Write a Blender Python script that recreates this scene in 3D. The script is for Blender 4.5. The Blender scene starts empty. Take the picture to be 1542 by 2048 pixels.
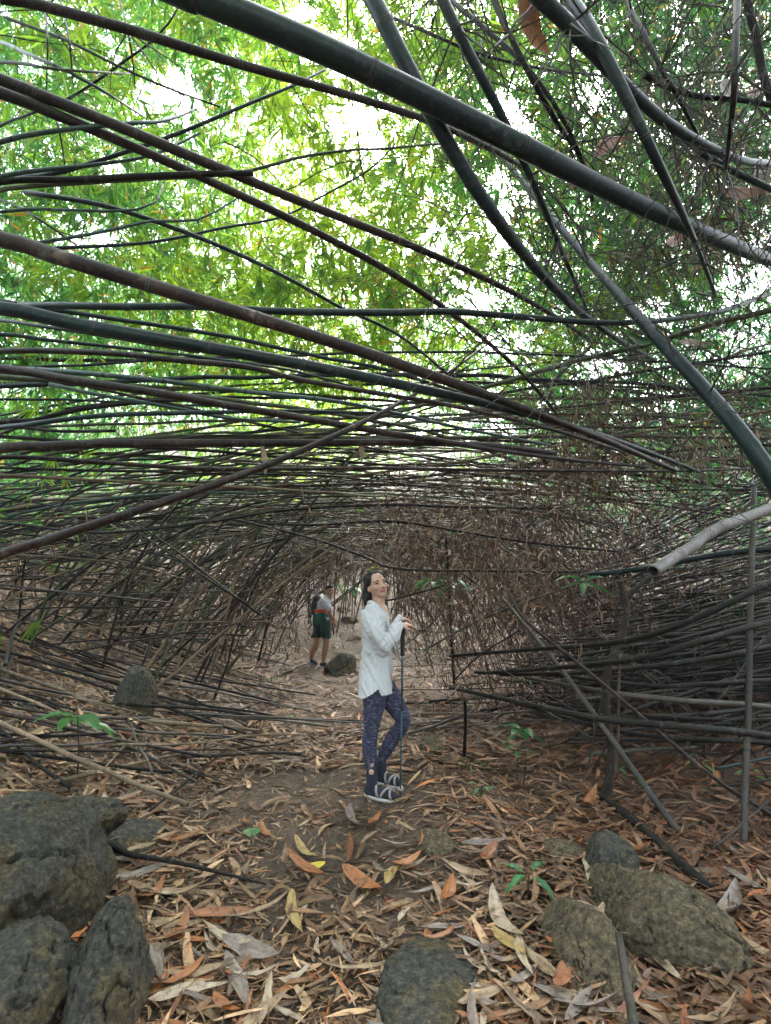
import bpy, bmesh, math, random
import numpy as np
from mathutils import Vector, Matrix, noise as mnoise

# ------------------------------------------------------------------ camera, sky, sun
F = 1100.0                       # focal length in pixels of the 1542 x 2048 picture
PITCH = math.radians(8.6)
CAM = np.array([0.0, 0.0, 1.48])
scene = bpy.context.scene
cd = bpy.data.cameras.new("camera")
cam = bpy.data.objects.new("camera", cd)
scene.collection.objects.link(cam)
cam.location = CAM
cam.rotation_euler = (math.radians(90) + PITCH, 0, 0)
cd.sensor_fit = 'VERTICAL'
cd.sensor_height = 24.0
cd.lens = F / 2048 * 24.0
cd.clip_start = 0.05
cd.clip_end = 500
scene.camera = cam

SUN_EL, SUN_AZ = math.radians(50), math.radians(14)      # azimuth from +Y towards +X
world = bpy.data.worlds.new("World")
scene.world = world
world.use_nodes = True
wn, wl = world.node_tree.nodes, world.node_tree.links
wn.clear()
sky = wn.new('ShaderNodeTexSky'); sky.sky_type = 'NISHITA'; sky.sun_disc = False
sky.sun_elevation = SUN_EL; sky.sun_rotation = SUN_AZ
sky.air_density = 1.0; sky.dust_density = 4.0; sky.ozone_density = 1.0
hs = wn.new('ShaderNodeHueSaturation'); hs.inputs['Saturation'].default_value = 0.42
bg = wn.new('ShaderNodeBackground'); bg.inputs['Strength'].default_value = 0.15
wo = wn.new('ShaderNodeOutputWorld')
wl.new(sky.outputs[0], hs.inputs['Color']); wl.new(hs.outputs[0], bg.inputs[0]); wl.new(bg.outputs[0], wo.inputs[0])
sd = bpy.data.lights.new("sun", 'SUN'); sd.energy = 1.5; sd.angle = math.radians(14); sd.color = (1.0, 0.95, 0.86)
sun = bpy.data.objects.new("sun", sd); scene.collection.objects.link(sun)
sdir = Vector((math.sin(SUN_AZ) * math.cos(SUN_EL), math.cos(SUN_AZ) * math.cos(SUN_EL), math.sin(SUN_EL)))
sun.rotation_euler = sdir.to_track_quat('Z', 'Y').to_euler()
vs = scene.view_settings
vs.view_transform = 'Standard'; vs.look = 'None'; vs.gamma = 1.0; vs.use_curve_mapping = False
vs.exposure = 3.35
scene.cycles.max_bounces = 7
scene.cycles.diffuse_bounces = 4
scene.cycles.glossy_bounces = 2
scene.cycles.transmission_bounces = 5
scene.cycles.use_denoising = True
scene.cycles.caustics_reflective = False
scene.cycles.caustics_refractive = False

RNG = np.random.default_rng(7)
random.seed(7)
col = scene.collection

# ------------------------------------------------------------------ picture -> world
cp, sp_ = math.cos(PITCH), math.sin(PITCH)
AX_F = np.array([0, cp, sp_]); AX_U = np.array([0, -sp_, cp]); AX_R = np.array([1.0, 0, 0])
def ray(px, py):
    return AX_F + AX_R * ((px - 771) / F) + AX_U * ((1024 - py) / F)
def at(px, py, depth):
    return CAM + ray(px, py) * depth
def on_plane(px, py, Y):
    d = ray(px, py)
    return CAM + d * (Y / d[1])
def project(P):
    """world points (n,3) -> px, py, depth"""
    q = P - CAM
    d = q @ AX_F
    dd = np.where(d > 0.05, d, 0.05)
    return 771 + F * (q @ AX_R) / dd, 1024 - F * (q @ AX_U) / dd, d

# ------------------------------------------------------------------ value noise
def _h(ix, iy, s):
    n = (ix * 374761393 + iy * 668265263 + s * 1274126177) & 0x7fffffff
    n = ((n ^ (n >> 13)) * 1274126177) & 0x7fffffff
    return ((n ^ (n >> 16)) & 0xffff) / 65535.0
def vn(x, y, s=0):
    x = np.asarray(x, float); y = np.asarray(y, float)
    ix = np.floor(x).astype(np.int64); iy = np.floor(y).astype(np.int64)
    fx = x - ix; fy = y - iy
    fx = fx * fx * (3 - 2 * fx); fy = fy * fy * (3 - 2 * fy)
    a = _h(ix, iy, s); b = _h(ix + 1, iy, s); c = _h(ix, iy + 1, s); d = _h(ix + 1, iy + 1, s)
    return (a + (b - a) * fx) * (1 - fy) + (c + (d - c) * fx) * fy - 0.5
def sstep(a, b, x):
    t = np.clip((x - a) / (b - a), 0, 1)
    return t * t * (3 - 2 * t)
def trail_x(y):
    return -0.35 - 0.06 * np.clip(y - 3, 0, 9) + 0.10 * np.clip(y - 12, 0, 10)
def terrain_raw(x, y):
    x = np.asarray(x, float); y = np.asarray(y, float)
    u = x - trail_x(y)
    z = 0.36 * np.clip(-u - 1.1, 0, 9) * sstep(1.0, 4.5, y) + 0.10 * np.clip(-u - 1.2, 0, 6) * (1 - sstep(1.0, 4.5, y))
    z = z + 0.12 * np.clip(u - 2.2, 0, 20) * sstep(2, 6, y)
    z = z + 0.175 * np.clip(y - 12.6, 0, 12) + 0.42 * np.clip(y - 24, 0, 40)
    z = z - 0.05 * np.exp(-(u / 0.7) ** 2)
    z = z + 0.16 * vn(x * 0.55, y * 0.55, 1) * sstep(0.3, 2.0, np.abs(u)) + 0.07 * vn(x * 1.7, y * 1.7, 2) + 0.035 * vn(x * 5, y * 5, 3)
    return z
_w = on_plane(760, 1590, 4.4); _m = on_plane(645, 1333, 11.6)
_dw = _w[2] - float(terrain_raw(_w[0], 4.4)); _dm = _m[2] - float(terrain_raw(_m[0], 11.6))
def terrain(x, y):
    x = np.asarray(x, float); y = np.asarray(y, float)
    return terrain_raw(x, y) + _dw * np.exp(-((x - _w[0]) ** 2 + (y - 4.4) ** 2) / 2.2) + _dm * np.exp(-((x - _m[0]) ** 2 + (y - 11.6) ** 2) / 3.0)
def ground_hit(px, py):
    d = ray(px, py); t = 0.3
    while t < 60:
        p = CAM + d * t
        if p[2] < float(terrain(p[0], p[1])):
            return p
        t += 0.02
    return CAM + d * 60

# ------------------------------------------------------------------ object helpers
def link(o, parent=None):
    col.objects.link(o)
    if parent is not None:
        o.parent = parent
    return o
def tag(o, label=None, cat=None, group=None, kind=None):
    if label: o['label'] = label
    if cat: o['category'] = cat
    if group: o['group'] = group
    if kind: o['kind'] = kind
    return o
def mesh_np(name, V, Fc, cols=None, smooth=True):
    V = np.asarray(V, np.float32); Fc = np.asarray(Fc, np.int32)
    k = Fc.shape[1]
    me = bpy.data.meshes.new(name)
    me.vertices.add(len(V)); me.vertices.foreach_set('co', V.ravel())
    me.loops.add(Fc.size); me.loops.foreach_set('vertex_index', Fc.ravel())
    me.polygons.add(len(Fc))
    me.polygons.foreach_set('loop_start', np.arange(0, Fc.size, k, dtype=np.int32))
    me.polygons.foreach_set('use_smooth', np.full(len(Fc), smooth))
    if cols is not None:
        ca = me.color_attributes.new('Col', 'FLOAT_COLOR', 'POINT')
        c = np.ones((len(V), 4), np.float32); c[:, :3] = cols
        ca.data.foreach_set('color', c.ravel())
    me.update(calc_edges=True)
    return me
def obj_np(name, V, Fc, mat, parent=None, cols=None, smooth=True):
    me = mesh_np(name, V, Fc, cols, smooth)
    me.materials.append(mat)
    return link(bpy.data.objects.new(name, me), parent)
def empty(name, loc=(0, 0, 0)):
    o = bpy.data.objects.new(name, None); o.location = loc; o.empty_display_size = 0.1
    return link(o)

# ------------------------------------------------------------------ materials
def new_mat(name):
    m = bpy.data.materials.new(name); m.use_nodes = True
    nt = m.node_tree; nt.nodes.clear()
    out = nt.nodes.new('ShaderNodeOutputMaterial')
    return m, nt, out
def N(nt, t, **kw):
    n = nt.nodes.new(t)
    for k, v in kw.items():
        if k in n.inputs: n.inputs[k].default_value = v
        else: setattr(n, k, v)
    return n
def ramp(nt, fac, stops):
    r = nt.nodes.new('ShaderNodeValToRGB')
    e = r.color_ramp.elements
    while len(e) < len(stops): e.new(0.5)
    for i, (p, c) in enumerate(stops):
        e[i].position = p; e[i].color = (*c, 1)
    nt.links.new(fac, r.inputs[0])
    return r.outputs[0]
def mixc(nt, blend, fac, a, b):
    m = nt.nodes.new('ShaderNodeMix'); m.data_type = 'RGBA'; m.blend_type = blend
    for s, v in ((m.inputs['Factor'], fac), (m.inputs['A'], a), (m.inputs['B'], b)):
        if hasattr(v, 'is_linked'): nt.links.new(v, s)
        else: s.default_value = v if not isinstance(v, tuple) else (*v, 1)
    return m.outputs['Result']
def noise_node(nt, scale, detail=4, rough=0.6, coord='Object', vec_scale=None):
    tc = N(nt, 'ShaderNodeTexCoord'); src = tc.outputs[coord]
    if vec_scale:
        mp = N(nt, 'ShaderNodeMapping'); mp.inputs['Scale'].default_value = vec_scale
        nt.links.new(src, mp.inputs[0]); src = mp.outputs[0]
    n = N(nt, 'ShaderNodeTexNoise', Scale=scale, Detail=detail, Roughness=rough)
    nt.links.new(src, n.inputs['Vector'])
    return n.outputs['Fac']

def mat_culm(name, c1, c2, c3, rough=0.38, spec=0.5):
    """bamboo skin: slow mottling between two tones, flecks of a third, Col as multiplier for node bands"""
    m, nt, out = new_mat(name)
    b = N(nt, 'ShaderNodeBsdfPrincipled')
    n1 = noise_node(nt, 3.0, 5, 0.65); n2 = noise_node(nt, 45.0, 5, 0.7)
    c = ramp(nt, n1, [(0.38, c1), (0.62, c2)])
    fl = ramp(nt, n2, [(0.52, (0, 0, 0)), (0.66, (1, 1, 1))])
    c = mixc(nt, 'MIX', fl, c, c3)
    n4 = noise_node(nt, 7.0, 6, 0.75); c = mixc(nt, 'MIX', ramp(nt, n4, [(0.58, (0, 0, 0)), (0.66, (0.75,) * 3)]), c, tuple(min(1, v * 1.9 + 0.01) for v in c3))
    at_ = N(nt, 'ShaderNodeAttribute', attribute_name='Col')
    c = mixc(nt, 'MULTIPLY', 1.0, c, at_.outputs['Color'])
    nt.links.new(c, b.inputs['Base Color'])
    r = N(nt, 'ShaderNodeMapRange'); r.inputs['To Min'].default_value = rough - 0.1; r.inputs['To Max'].default_value = rough + 0.25
    nt.links.new(n2, r.inputs[0]); nt.links.new(r.outputs[0], b.inputs['Roughness'])
    b.inputs['Specular IOR Level'].default_value = spec
    bp = N(nt, 'ShaderNodeBump', Strength=0.25, Distance=0.004); nt.links.new(n2, bp.inputs['Height'])
    nt.links.new(bp.outputs[0], b.inputs['Normal'])
    nt.links.new(b.outputs[0], out.inputs[0])
    return m
M_GREEN = mat_culm('culm_green', (0.003, 0.011, 0.013), (0.006, 0.020, 0.020), (0.020, 0.032, 0.030), 0.30, 0.32)
M_TEAL = mat_culm('culm_teal', (0.015, 0.045, 0.040), (0.03, 0.075, 0.062), (0.06, 0.085, 0.07), 0.32)
M_OLIVE = mat_culm('culm_olive', (0.03, 0.055, 0.016), (0.05, 0.06, 0.022), (0.09, 0.075, 0.04), 0.4)
M_BROWN = mat_culm('culm_brown', (0.011, 0.0075, 0.007), (0.030, 0.018, 0.015), (0.06, 0.042, 0.034), 0.38, 0.25)
M_DARK = mat_culm('culm_dark', (0.006, 0.0055, 0.0045), (0.013, 0.011, 0.009), (0.03, 0.026, 0.02), 0.5, 0.2)
M_GREY = mat_culm('culm_grey', (0.026, 0.022, 0.017), (0.062, 0.052, 0.042), (0.025, 0.024, 0.014), 0.5)
M_GREYL = mat_culm('culm_grey_pale', (0.12, 0.11, 0.105), (0.20, 0.18, 0.175), (0.08, 0.07, 0.06), 0.45)
M_STRAW = mat_culm('culm_straw', (0.11, 0.075, 0.045), (0.20, 0.145, 0.09), (0.07, 0.05, 0.03), 0.55)
M_RING = mat_culm('node_ring', (0.02, 0.024, 0.02), (0.045, 0.048, 0.04), (0.012, 0.012, 0.01), 0.6)
M_TWIG = mat_culm('twig', (0.03, 0.024, 0.020), (0.055, 0.045, 0.036), (0.10, 0.085, 0.07), 0.6)
M_BARK = mat_culm('bark', (0.012, 0.009, 0.007), (0.028, 0.021, 0.014), (0.06, 0.048, 0.03), 0.75)

def mat_foliage(name, trans=0.55, rough=0.45):
    m, nt, out = new_mat(name)
    at_ = N(nt, 'ShaderNodeAttribute', attribute_name='Col')
    b = N(nt, 'ShaderNodeBsdfPrincipled', Roughness=rough)
    b.inputs['Specular IOR Level'].default_value = 0.35
    nt.links.new(at_.outputs['Color'], b.inputs['Base Color'])
    t = N(nt, 'ShaderNodeBsdfTranslucent')
    g = N(nt, 'ShaderNodeHueSaturation'); g.inputs['Hue'].default_value = 0.492; g.inputs['Saturation'].default_value = 1.05; g.inputs['Value'].default_value = 2.5
    nt.links.new(at_.outputs['Color'], g.inputs['Color']); nt.links.new(g.outputs[0], t.inputs[0])
    mx = N(nt, 'ShaderNodeMixShader'); mx.inputs[0].default_value = trans
    nt.links.new(b.outputs[0], mx.inputs[1]); nt.links.new(t.outputs[0], mx.inputs[2])
    nt.links.new(mx.outputs[0], out.inputs[0])
    return m
M_LEAF = mat_foliage('canopy_leaf', 0.6)
M_PLANT = mat_foliage('seedling_leaf', 0.3, 0.35)

def mat_litter(name, per_object=False):
    m, nt, out = new_mat(name)
    b = N(nt, 'ShaderNodeBsdfPrincipled')
    if per_object:
        oi = N(nt, 'ShaderNodeObjectInfo')
        base = ramp(nt, oi.outputs['Random'], [(0.0, (0.19, 0.11, 0.06)), (0.2, (0.11, 0.075, 0.05)), (0.4, (0.25, 0.17, 0.10)), (0.6, (0.13, 0.10, 0.075)), (0.8, (0.28, 0.22, 0.15)), (1.0, (0.16, 0.09, 0.05))])
    else:
        at_ = N(nt, 'ShaderNodeAttribute', attribute_name='Col'); base = at_.outputs['Color']
    st = noise_node(nt, 9.0, 5, 0.7, 'Object', (1.2, 14, 14) if per_object else None)
    c = mixc(nt, 'MULTIPLY', 0.85, base, ramp(nt, st, [(0.3, (0.45, 0.42, 0.4)), (0.65, (1.25, 1.2, 1.15))]))
    sp = noise_node(nt, 60.0, 3, 0.6)
    c = mixc(nt, 'MULTIPLY', 0.6, c, ramp(nt, sp, [(0.36, (0.35, 0.3, 0.28)), (0.46, (1, 1, 1))]))
    nt.links.new(c, b.inputs['Base Color'])
    b.inputs['Roughness'].default_value = 0.55
    b.inputs['Specular IOR Level'].default_value = 0.4
    bp = N(nt, 'ShaderNodeBump', Strength=0.5, Distance=0.003); nt.links.new(st, bp.inputs['Height']); nt.links.new(bp.outputs[0], b.inputs['Normal'])
    nt.links.new(b.outputs[0], out.inputs[0])
    return m
M_LITTER = mat_litter('litter')
M_LITTER_OBJ = mat_litter('dry_leaf_mixed', True)
def mat_single_leaf(name, c1, c2):
    m, nt, out = new_mat(name)
    b = N(nt, 'ShaderNodeBsdfPrincipled', Roughness=0.45)
    n1 = noise_node(nt, 6.0, 5, 0.7, 'Object', (1, 12, 12)); n2 = noise_node(nt, 38.0, 4, 0.7)
    c = ramp(nt, n1, [(0.35, c1), (0.65, c2)])
    c = mixc(nt, 'MULTIPLY', 0.7, c, ramp(nt, n2, [(0.38, (0.4, 0.33, 0.3)), (0.5, (1, 1, 1))]))
    nt.links.new(c, b.inputs['Base Color'])
    bp = N(nt, 'ShaderNodeBump', Strength=0.5, Distance=0.003); nt.links.new(n1, bp.inputs['Height']); nt.links.new(bp.outputs[0], b.inputs['Normal'])
    nt.links.new(b.outputs[0], out.inputs[0])
    return m
M_ORANGE = mat_single_leaf('leaf_orange', (0.26, 0.08, 0.028), (0.36, 0.145, 0.045))
M_RUST = mat_single_leaf('leaf_rust', (0.22, 0.08, 0.035), (0.33, 0.14, 0.06))
M_PALE = mat_single_leaf('leaf_pale', (0.30, 0.22, 0.15), (0.46, 0.37, 0.27))
M_GREYLEAF = mat_single_leaf('leaf_grey', (0.15, 0.115, 0.095), (0.26, 0.21, 0.18))
M_OCHRE = mat_single_leaf('leaf_ochre', (0.26, 0.17, 0.05), (0.40, 0.28, 0.10))
M_YELLOW = mat_single_leaf('leaf_yellow', (0.55, 0.42, 0.04), (0.7, 0.55, 0.08))
M_GREENLEAF = mat_single_leaf('leaf_green', (0.03, 0.11, 0.025), (0.05, 0.16, 0.035))

m, nt, out = new_mat('soil')
b = N(nt, 'ShaderNodeBsdfPrincipled', Roughness=0.75)
n1 = noise_node(nt, 1.3, 6, 0.65); n2 = noise_node(nt, 22, 8, 0.75); n3 = noise_node(nt, 110, 4, 0.7)
c = ramp(nt, n1, [(0.35, (0.060, 0.040, 0.026)), (0.65, (0.125, 0.085, 0.055))])
c = mixc(nt, 'MULTIPLY', 0.8, c, ramp(nt, n2, [(0.3, (0.4, 0.38, 0.36)), (0.7, (1.3, 1.25, 1.2))]))
c = mixc(nt, 'MIX', ramp(nt, n3, [(0.6, (0, 0, 0)), (0.7, (1, 1, 1))]), c, (0.22, 0.16, 0.11))
nt.links.new(c, b.inputs['Base Color'])
bp = N(nt, 'ShaderNodeBump', Strength=0.9, Distance=0.03); nt.links.new(n2, bp.inputs['Height'])
bp2 = N(nt, 'ShaderNodeBump', Strength=0.8, Distance=0.006); nt.links.new(n3, bp2.inputs['Height']); nt.links.new(bp.outputs[0], bp2.inputs['Normal'])
nt.links.new(bp2.outputs[0], b.inputs['Normal']); nt.links.new(b.outputs[0], out.inputs[0])
M_SOIL = m

def mat_rock(name, tones, moss=(0.05, 0.055, 0.025), mossamt=0.5):
    m, nt, out = new_mat(name)
    b = N(nt, 'ShaderNodeBsdfPrincipled', Roughness=0.85)
    n1 = noise_node(nt, 2.2, 6, 0.6); n2 = noise_node(nt, 34, 10, 0.85); n3 = noise_node(nt, 4.5, 5, 0.6)
    tc = N(nt, 'ShaderNodeTexCoord'); vo = N(nt, 'ShaderNodeTexVoronoi', Scale=75.0); nt.links.new(tc.outputs['Object'], vo.inputs['Vector'])
    c = ramp(nt, n1, [(0.32, tones[0]), (0.5, tones[1]), (0.68, tones[2])])
    c = mixc(nt, 'MIX', ramp(nt, n3, [(0.5, (0, 0, 0)), (0.62, (mossamt,) * 3)]), c, moss)
    c = mixc(nt, 'MULTIPLY', 1.0, c, ramp(nt, n2, [(0.38, (0.18, 0.18, 0.19)), (0.5, (0.85, 0.85, 0.85)), (0.62, (2.2, 2.1, 1.9))]))
    nt.links.new(c, b.inputs['Base Color'])
    bp = N(nt, 'ShaderNodeBump', Strength=1.0, Distance=0.035); nt.links.new(n2, bp.inputs['Height'])
    bp2 = N(nt, 'ShaderNodeBump', Strength=0.5, Distance=0.008); nt.links.new(vo.outputs['Distance'], bp2.inputs['Height']); nt.links.new(bp.outputs[0], bp2.inputs['Normal'])
    nt.links.new(bp2.outputs[0], b.inputs['Normal']); nt.links.new(b.outputs[0], out.inputs[0])
    return m
M_ROCKD = mat_rock('rock_dark', [(0.055, 0.058, 0.052), (0.088, 0.084, 0.066), (0.125, 0.098, 0.055)], (0.13, 0.10, 0.045), 0.9)
M_ROCKB = mat_rock('rock_brown', [(0.12, 0.095, 0.058), (0.17, 0.135, 0.08), (0.23, 0.18, 0.11)], (0.10, 0.085, 0.04), 0.5)

def mat_plain(name, c1, c2=None, rough=0.6, scale=20, bump=0.0, vec=None, dist=0.003, sss=0.0):
    m, nt, out = new_mat(name)
    b = N(nt, 'ShaderNodeBsdfPrincipled', Roughness=rough)
    n1 = noise_node(nt, scale, 5, 0.6, 'Object', vec)
    nt.links.new(ramp(nt, n1, [(0.35, c1), (0.65, c2 or c1)]), b.inputs['Base Color'])
    if bump:
        bp = N(nt, 'ShaderNodeBump', Strength=bump, Distance=dist); nt.links.new(n1, bp.inputs['Height']); nt.links.new(bp.outputs[0], b.inputs['Normal'])
    nt.links.new(b.outputs[0], out.inputs[0])
    return m
M_SKIN = mat_plain('skin', (0.42, 0.25, 0.17), (0.50, 0.31, 0.22), 0.5, 12)
M_SKINM = mat_plain('skin_tan', (0.34, 0.18, 0.11), (0.42, 0.23, 0.15), 0.5, 12)
M_HAIR = mat_plain('hair', (0.004, 0.0032, 0.003), (0.010, 0.008, 0.007), 0.85, 60, 0.6, (1, 1, 0.1))
M_LIP = mat_plain('lip', (0.34, 0.10, 0.09), (0.38, 0.12, 0.10), 0.4)
M_EYE = mat_plain('eye', (0.02, 0.013, 0.01), None, 0.25)
M_BROW = mat_plain('brow', (0.05, 0.033, 0.025), None, 0.7)
M_SHIRT = mat_plain('shirt_white', (0.46, 0.47, 0.48), (0.56, 0.57, 0.58), 0.85, 55, 0.25, (1, 1, 3.0), 0.002)
m, nt, out = new_mat('legging_blue')
b = N(nt, 'ShaderNodeBsdfPrincipled', Roughness=0.8)
n1 = noise_node(nt, 60, 6, 0.8, 'Object', (0.6, 0.6, 2.2)); n2 = noise_node(nt, 9, 3, 0.5)
c = ramp(nt, n1, [(0.44, (0.008, 0.010, 0.035)), (0.53, (0.035, 0.040, 0.085)), (0.62, (0.20, 0.21, 0.27))])
c = mixc(nt, 'MULTIPLY', 0.6, c, ramp(nt, n2, [(0.4, (0.5, 0.5, 0.55)), (0.6, (1.2, 1.2, 1.2))]))
nt.links.new(c, b.inputs['Base Color']); nt.links.new(b.outputs[0], out.inputs[0])
M_LEGGING = m
M_SOCK = mat_plain('sock_navy', (0.012, 0.017, 0.028), (0.02, 0.026, 0.04), 0.9)
M_STRAP = mat_plain('strap_grey', (0.27, 0.22, 0.22), (0.34, 0.29, 0.29), 0.8)
M_SOLE = mat_plain('sole_pale', (0.45, 0.42, 0.38), (0.55, 0.52, 0.47), 0.8)
M_SOLEB = mat_plain('sole_blue', (0.02, 0.16, 0.42), (0.03, 0.22, 0.5), 0.6)
M_BLACK = mat_plain('pack_black', (0.010, 0.010, 0.012), (0.02, 0.02, 0.024), 0.7)
M_RED = mat_plain('band_orange', (0.62, 0.06, 0.015), (0.72, 0.09, 0.02), 0.7)
M_TEE = mat_plain('tee_pale', (0.62, 0.65, 0.78), (0.70, 0.73, 0.84), 0.85, 20, 0.3)
M_SHORTS = mat_plain('shorts_green', (0.006, 0.028, 0.022), (0.008, 0.045, 0.034), 0.75, 9, 0.3)
M_SHORTS_TOP = mat_plain('shorts_teal', (0.008, 0.085, 0.065), (0.012, 0.12, 0.09), 0.75, 9, 0.3)
M_POLE = mat_plain('pole_blue', (0.012, 0.04, 0.06), (0.02, 0.07, 0.09), 0.3)
M_GRIP = mat_plain('grip_black', (0.012, 0.012, 0.014), None, 0.7)

# ------------------------------------------------------------------ tubes
def catmull(P, n_per):
    P = np.asarray(P, float)
    Q = np.vstack([2 * P[0] - P[1], P, 2 * P[-1] - P[-2]])
    out = []
    for i in range(1, len(Q) - 2):
        t = np.linspace(0, 1, n_per, endpoint=False)[:, None]
        a, b, c, d = Q[i - 1], Q[i], Q[i + 1], Q[i + 2]
        out.append(0.5 * (2 * b + (c - a) * t + (2 * a - 5 * b + 4 * c - d) * t ** 2 + (3 * b - a - 3 * c + d) * t ** 3))
    out.append(P[-1:])
    return np.vstack(out)
def resample(P, W, s_new):
    d = np.r_[0, np.cumsum(np.linalg.norm(np.diff(P, axis=0), axis=1))]
    return np.stack([np.interp(s_new, d, P[:, k]) for k in range(3)], 1), np.interp(s_new, d, W)
def ring_tube(P, R, sides, cmul=None, cap=True):
    """tube around points P (n,3) with radii R; returns V, F(quads), per-vertex colour multiplier"""
    P = np.asarray(P, float); n = len(P)
    T = np.gradient(P, axis=0); T /= np.linalg.norm(T, axis=1)[:, None] + 1e-12
    ref = np.array([0, 0, 1.0]) if abs(T[0][2]) < 0.9 else np.array([1.0, 0, 0])
    a = np.linspace(0, 2 * math.pi, sides, endpoint=False)
    u = np.cross(T[0], ref); u /= np.linalg.norm(u)
    V = np.empty((n, sides, 3))
    ca, sa = np.cos(a)[:, None], np.sin(a)[:, None]
    for i in range(n):
        u = u - T[i] * (u @ T[i]); u /= np.linalg.norm(u) + 1e-12
        w = np.cross(T[i], u)
        V[i] = P[i] + R[i] * (ca * u + sa * w)
    idx = np.arange(n * sides).reshape(n, sides)
    A = idx[:-1]; B = idx[1:]
    Fq = np.stack([A, np.roll(A, -1, 1), np.roll(B, -1, 1), B], -1).reshape(-1, 4)
    V = V.reshape(-1, 3)
    C = np.repeat(cmul if cmul is not None else np.ones(n), sides)
    if cap:
        k = len(V); V = np.vstack([V, P[0], P[-1]]); C = np.r_[C, C[0], C[-1]]
        f0 = np.stack([np.roll(idx[0], -1), idx[0], np.full(sides, k), np.full(sides, k)], 1)
        f1 = np.stack([idx[-1], np.roll(idx[-1], -1), np.full(sides, k + 1), np.full(sides, k + 1)], 1)
        Fq = np.vstack([Fq, f0[:, :4], f1[:, :4]])
    return V, Fq, C
def fix_tris(Fq):
    """split quads whose last two ids are equal into triangles: returned as all triangles"""
    t = Fq[Fq[:, 2] == Fq[:, 3]][:, :3]; q = Fq[Fq[:, 2] != Fq[:, 3]]
    return np.vstack([q[:, [0, 1, 2]], q[:, [0, 2, 3]], t])
def culm_geo(P, W, sides=8, spacing=0.34, rng=RNG, swell=1.14, kink=0.004, detail=True):
    """P control points, W radii -> V, tris, C, node positions"""
    S = catmull(np.c_[P, W], 8); Pp, Ww = S[:, :3], S[:, 3]
    Lt = float(np.linalg.norm(np.diff(Pp, axis=0), axis=1).sum())
    nodes = []; s = rng.uniform(0.05, spacing)
    while s < Lt - 0.03:
        nodes.append(s); s += spacing * rng.uniform(0.8, 1.2)
    nodes = np.array(nodes)
    if detail:
        base = np.arange(0, Lt, 0.12)
        extra = np.concatenate([nodes + d for d in (-0.03, -0.008, 0.0, 0.008, 0.03)]) if len(nodes) else np.array([])
        ss = np.unique(np.clip(np.r_[base, extra, Lt], 0, Lt))
    else:
        ss = np.unique(np.r_[np.linspace(0, Lt, 14)])
    ss = ss[np.r_[True, np.diff(ss) > 1e-4]]
    Q, R = resample(Pp, Ww, ss)
    Cm = np.ones(len(ss))
    if len(nodes) and kink:
        K = rng.normal(0, 1, (len(nodes) + 2, 3)) * kink
        xs = np.r_[-0.3, nodes, Lt + 0.3]
        Q = Q + np.stack([np.interp(ss, xs, K[:, k]) for k in range(3)], 1)
    NP = []
    if len(nodes):
        dn = np.abs(ss[:, None] - nodes[None]).min(1)
        if detail:
            R = R * np.where(dn < 0.005, swell, np.where(dn < 0.012, 1 + (swell - 1) * 0.45, 1.0))
            Cm = np.where(dn < 0.005, 0.55, np.where(dn < 0.012, 1.3, np.where(dn < 0.035, 1.35, 1.0)))
        Cm = Cm * np.interp(ss, np.r_[-0.3, nodes, Lt + 0.3], rng.uniform(0.75, 1.25, len(nodes) + 2))
        nq, nr = resample(Pp, Ww, nodes)
        if kink: nq = nq + K[1:-1]
        T = resample(Pp, Ww, nodes + 0.02)[0] - resample(Pp, Ww, nodes - 0.02)[0]
        T /= np.linalg.norm(T, axis=1)[:, None] + 1e-9
        NP = list(zip(nq, nr, T))
    V, Fq, C = ring_tube(Q, R, sides, Cm)
    return V, fix_tris(Fq), C, NP
class Acc:
    def __init__(s): s.V = []; s.F = []; s.C = []; s.n = 0
    def add(s, V, Fc, C=None):
        s.V.append(V); s.F.append(np.asarray(Fc) + s.n); s.n += len(V)
        if C is None: C = np.ones(len(V))
        C = np.asarray(C, float)
        if C.ndim == 1: C = np.repeat(C[:, None], 3, 1)
        s.C.append(C)
    def obj(s, name, mat, parent=None, smooth=True):
        return obj_np(name, np.vstack(s.V), np.vstack(s.F), mat, parent, np.vstack(s.C), smooth)

def twig_tube(acc, p, d, L, r, rng, droop=0.3, sides=4, n=5):
    P = [p]; q = np.array(p, float); d = np.array(d, float); d /= np.linalg.norm(d)
    for i in range(n):
        d = d + rng.normal(0, 0.13, 3) + np.array([0, 0, -droop / n]); d /= np.linalg.norm(d)
        q = q + d * L / n; P.append(q.copy())
    R = np.linspace(r, r * 0.3, n + 1)
    V, Fq, C = ring_tube(np.array(P), R, sides)
    acc.add(V, fix_tris(Fq), C)
    return np.array(P)

# ------------------------------------------------------------------ ground
xs = np.concatenate([np.linspace(-60, -9, 34)[:-1], np.linspace(-9, 9, 300), np.linspace(9, 60, 34)[1:]])
ys = np.concatenate([np.linspace(-14, -1, 16)[:-1], np.linspace(-1, 10, 230), np.linspace(10, 26, 130)[1:], np.linspace(26, 75, 50)[1:]])
GX, GY = np.meshgrid(xs, ys)
GZ = terrain(GX, GY)
V = np.stack([GX, GY, GZ], -1).reshape(-1, 3)
idx = np.arange(len(V)).reshape(GX.shape)
Fq = np.stack([idx[:-1, :-1], idx[:-1, 1:], idx[1:, 1:], idx[1:, :-1]], -1).reshape(-1, 4)
g = obj_np('ground', V, Fq, M_SOIL); tag(g, kind='structure')

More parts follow.
